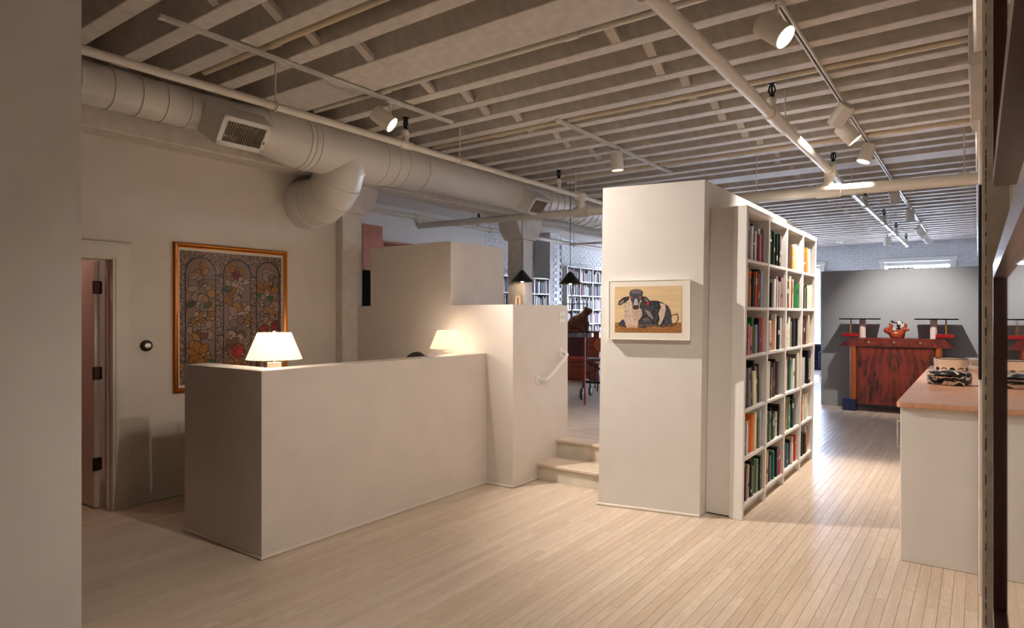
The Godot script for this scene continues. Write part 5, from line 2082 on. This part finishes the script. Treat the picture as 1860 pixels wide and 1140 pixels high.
func cat(at: Vector3) -> void:
	var c := thing("cat", "brown tabby cat sitting upright on the tall table looking away", "cat", at)
	c.rotation.y = YAW
	var caps := [
		[Vector3(-0.13, 0.095, 0.0), Vector3(-0.05, 0.09, 0.0), 0.092, 0.085], [Vector3(-0.10, 0.15, 0), Vector3(0.0, 0.20, 0), 0.085, 0.070], [Vector3(0.0, 0.19, 0.0), Vector3(0.035, 0.12, 0.02), 0.066, 0.055],
		[Vector3(0.0, 0.215, 0), Vector3(0.045, 0.275, 0.0), 0.056, 0.044], [Vector3(0.055, 0.290, 0.0), Vector3(0.075, 0.298, 0.0), 0.048, 0.044], [Vector3(0.085, 0.298, 0.0), Vector3(0.118, 0.305, 0.0), 0.030, 0.018],
		[Vector3(0.045, 0.13, 0.035), Vector3(0.05, 0.015, 0.04), 0.027, 0.018], [Vector3(0.045, 0.13, -0.03), Vector3(0.06, 0.015, -0.03), 0.027, 0.018], [Vector3(0.05, 0.012, 0.04), Vector3(0.08, 0.012, 0.045), 0.018, 0.015], [Vector3(0.06, 0.012, -0.03), Vector3(0.09, 0.012, -0.03), 0.018, 0.015],
		[Vector3(-0.07, 0.06, 0.06), Vector3(0.0, 0.02, 0.07), 0.045, 0.022], [Vector3(-0.17, 0.04, 0.0), Vector3(-0.20, 0.018, 0.06), 0.024, 0.018], [Vector3(-0.20, 0.018, 0.06), Vector3(-0.08, 0.016, 0.115), 0.018, 0.014],
		[Vector3(0.045, 0.325, 0.026), Vector3(0.035, 0.362, 0.034), 0.020, 0.006], [Vector3(0.045, 0.325, -0.026), Vector3(0.035, 0.362, -0.034), 0.020, 0.006]]
	var m := mat(Color.WHITE, 0.85)
	m.albedo_texture = tex(speckle(128, 128, Color(0.30, 0.15, 0.085), 0.75, 0.05, 33, Vector2.ONE, Color(0.04, 0.025, 0.02, 0.8)))
	m.uv1_triplanar = true
	m.uv1_scale = Vector3.ONE * 4.0
	m.rim_enabled = true
	m.rim = 0.3
	obj("body", field(caps, 0.0095, 0.028, 0.0), m, c)
	var st := mb()
	ball(st, Vector3(0.098, 0.312, 0.030), Vector3(0.007, 0.008, 0.005), 8)
	ball(st, Vector3(0.098, 0.312, -0.030), Vector3(0.007, 0.008, 0.005), 8)
	ball(st, Vector3(0.136, 0.309, 0.0), Vector3(0.005, 0.005, 0.006), 8)
	obj("eyes_and_nose", st, M.black, c)

func walker(at: Vector3) -> void:
	var w := thing("rolling_walker", "black rolling walker with grey wheels under the tall table", "walker", at)
	w.rotation.y = 0.25
	for s in [-0.02, 0.42]:
		var st := mb()
		tube(st, [Vector3(s, 0.10, 0.20), Vector3(s, 0.62, -0.05), Vector3(s, 0.88, -0.10), Vector3(s, 0.90, -0.26)], 0.012, 8)
		tube(st, [Vector3(s, 0.10, -0.28), Vector3(s, 0.60, -0.02)], 0.012, 8)
		tube(st, [Vector3(s, 0.30, 0.12), Vector3(s, 0.24, -0.20)], 0.010, 8)
		obj("side_frame", st, M.black_soft, w)
		for z in [0.20, -0.28]:
			st = mb()
			tube(st, [Vector3(s - 0.016, 0.088, z), Vector3(s + 0.016, 0.088, z)], 0.052, 20)
			var hub := obj("wheel_hub", st, M.black, w)
			st = mb()
			var ring := []
			for k in 21:
				var a := TAU * k / 20
				ring.append(Vector3(s, 0.088 + sin(a) * 0.070, z + cos(a) * 0.070))
			tube(st, ring, 0.018, 10, false)
			obj("tyre", st, M.rubber, hub)
	var st := mb()
	tube(st, [Vector3(-0.02, 0.25, 0.13), Vector3(0.42, 0.25, 0.13)], 0.014, 8)
	tube(st, [Vector3(-0.02, 0.52, 0.0), Vector3(0.42, 0.36, 0.1)], 0.010, 8)
	tube(st, [Vector3(-0.02, 0.36, 0.1), Vector3(0.42, 0.52, 0.0)], 0.010, 8)
	obj("cross_brace", st, M.black_soft, w)
	st = mb()
	box(st, Vector3(0.20, 0.575, -0.02), Vector3(0.40, 0.03, 0.22), 0.008)
	obj("seat", st, M.slate, w)

func wall_bookcase(at: Vector3, bays: int, bw: float, h: float, label: String, sd: int) -> void:
	var b := thing("wall_bookcase", label, "bookcase", at, "white bookcases on the far left wall")
	var n := int(h / 0.315)
	var pitch := h / n
	for k in bays + 1:
		var st := mb()
		span(st, Vector3(-0.14, 0, -k * bw - 0.016), Vector3(0.15, h, -k * bw + 0.016), 0.002)
		obj("upright", st, M.shelf, b)
	var st := mb()
	span(st, Vector3(-0.15, 0, -bays * bw), Vector3(-0.14, h, 0))
	obj("back_panel", st, M.shelf, b)
	for r in n + 1:
		for k in bays:
			st = mb()
			span(st, Vector3(-0.14, r * pitch - 0.012, -(k + 1) * bw + 0.016), Vector3(0.147, r * pitch + 0.012, -k * bw - 0.016))
			obj("shelf", st, M.shelf, b)
	# rows of small books, joined
	var g := RandomNumberGenerator.new()
	g.seed = sd
	var tones := [Color(0.75, 0.75, 0.75), Color(0.05, 0.05, 0.06), Color(0.55, 0.60, 0.63), Color(0.30, 0.36, 0.40), Color(0.70, 0.62, 0.52), Color(0.36, 0.10, 0.15), Color(0.10, 0.13, 0.20), Color(0.60, 0.62, 0.64), Color(0.16, 0.24, 0.22), Color(0.80, 0.79, 0.76)]
	st = mb()
	for r in n:
		for k in bays:
			var z := -k * bw - 0.02
			while z > -(k + 1) * bw + 0.06:
				var t := g.randf_range(0.018, 0.05)
				var c: Color = tones[g.randi_range(0, 9)]
				st.set_color(c)
				span(st, Vector3(-0.08, r * pitch + 0.013, z - t), Vector3(g.randf_range(0.10, 0.14), r * pitch + 0.012 + pitch * g.randf_range(0.6, 0.85), z))
				z -= t + 0.002
	var m := mat(Color.WHITE, 0.6)
	m.vertex_color_use_as_albedo = true
	var o := obj("rows_of_small_books", st, m)
	o.position = at
	o.set_meta("kind", "stuff")
	tag(o, "rows of small mixed books filling the " + label, "books")
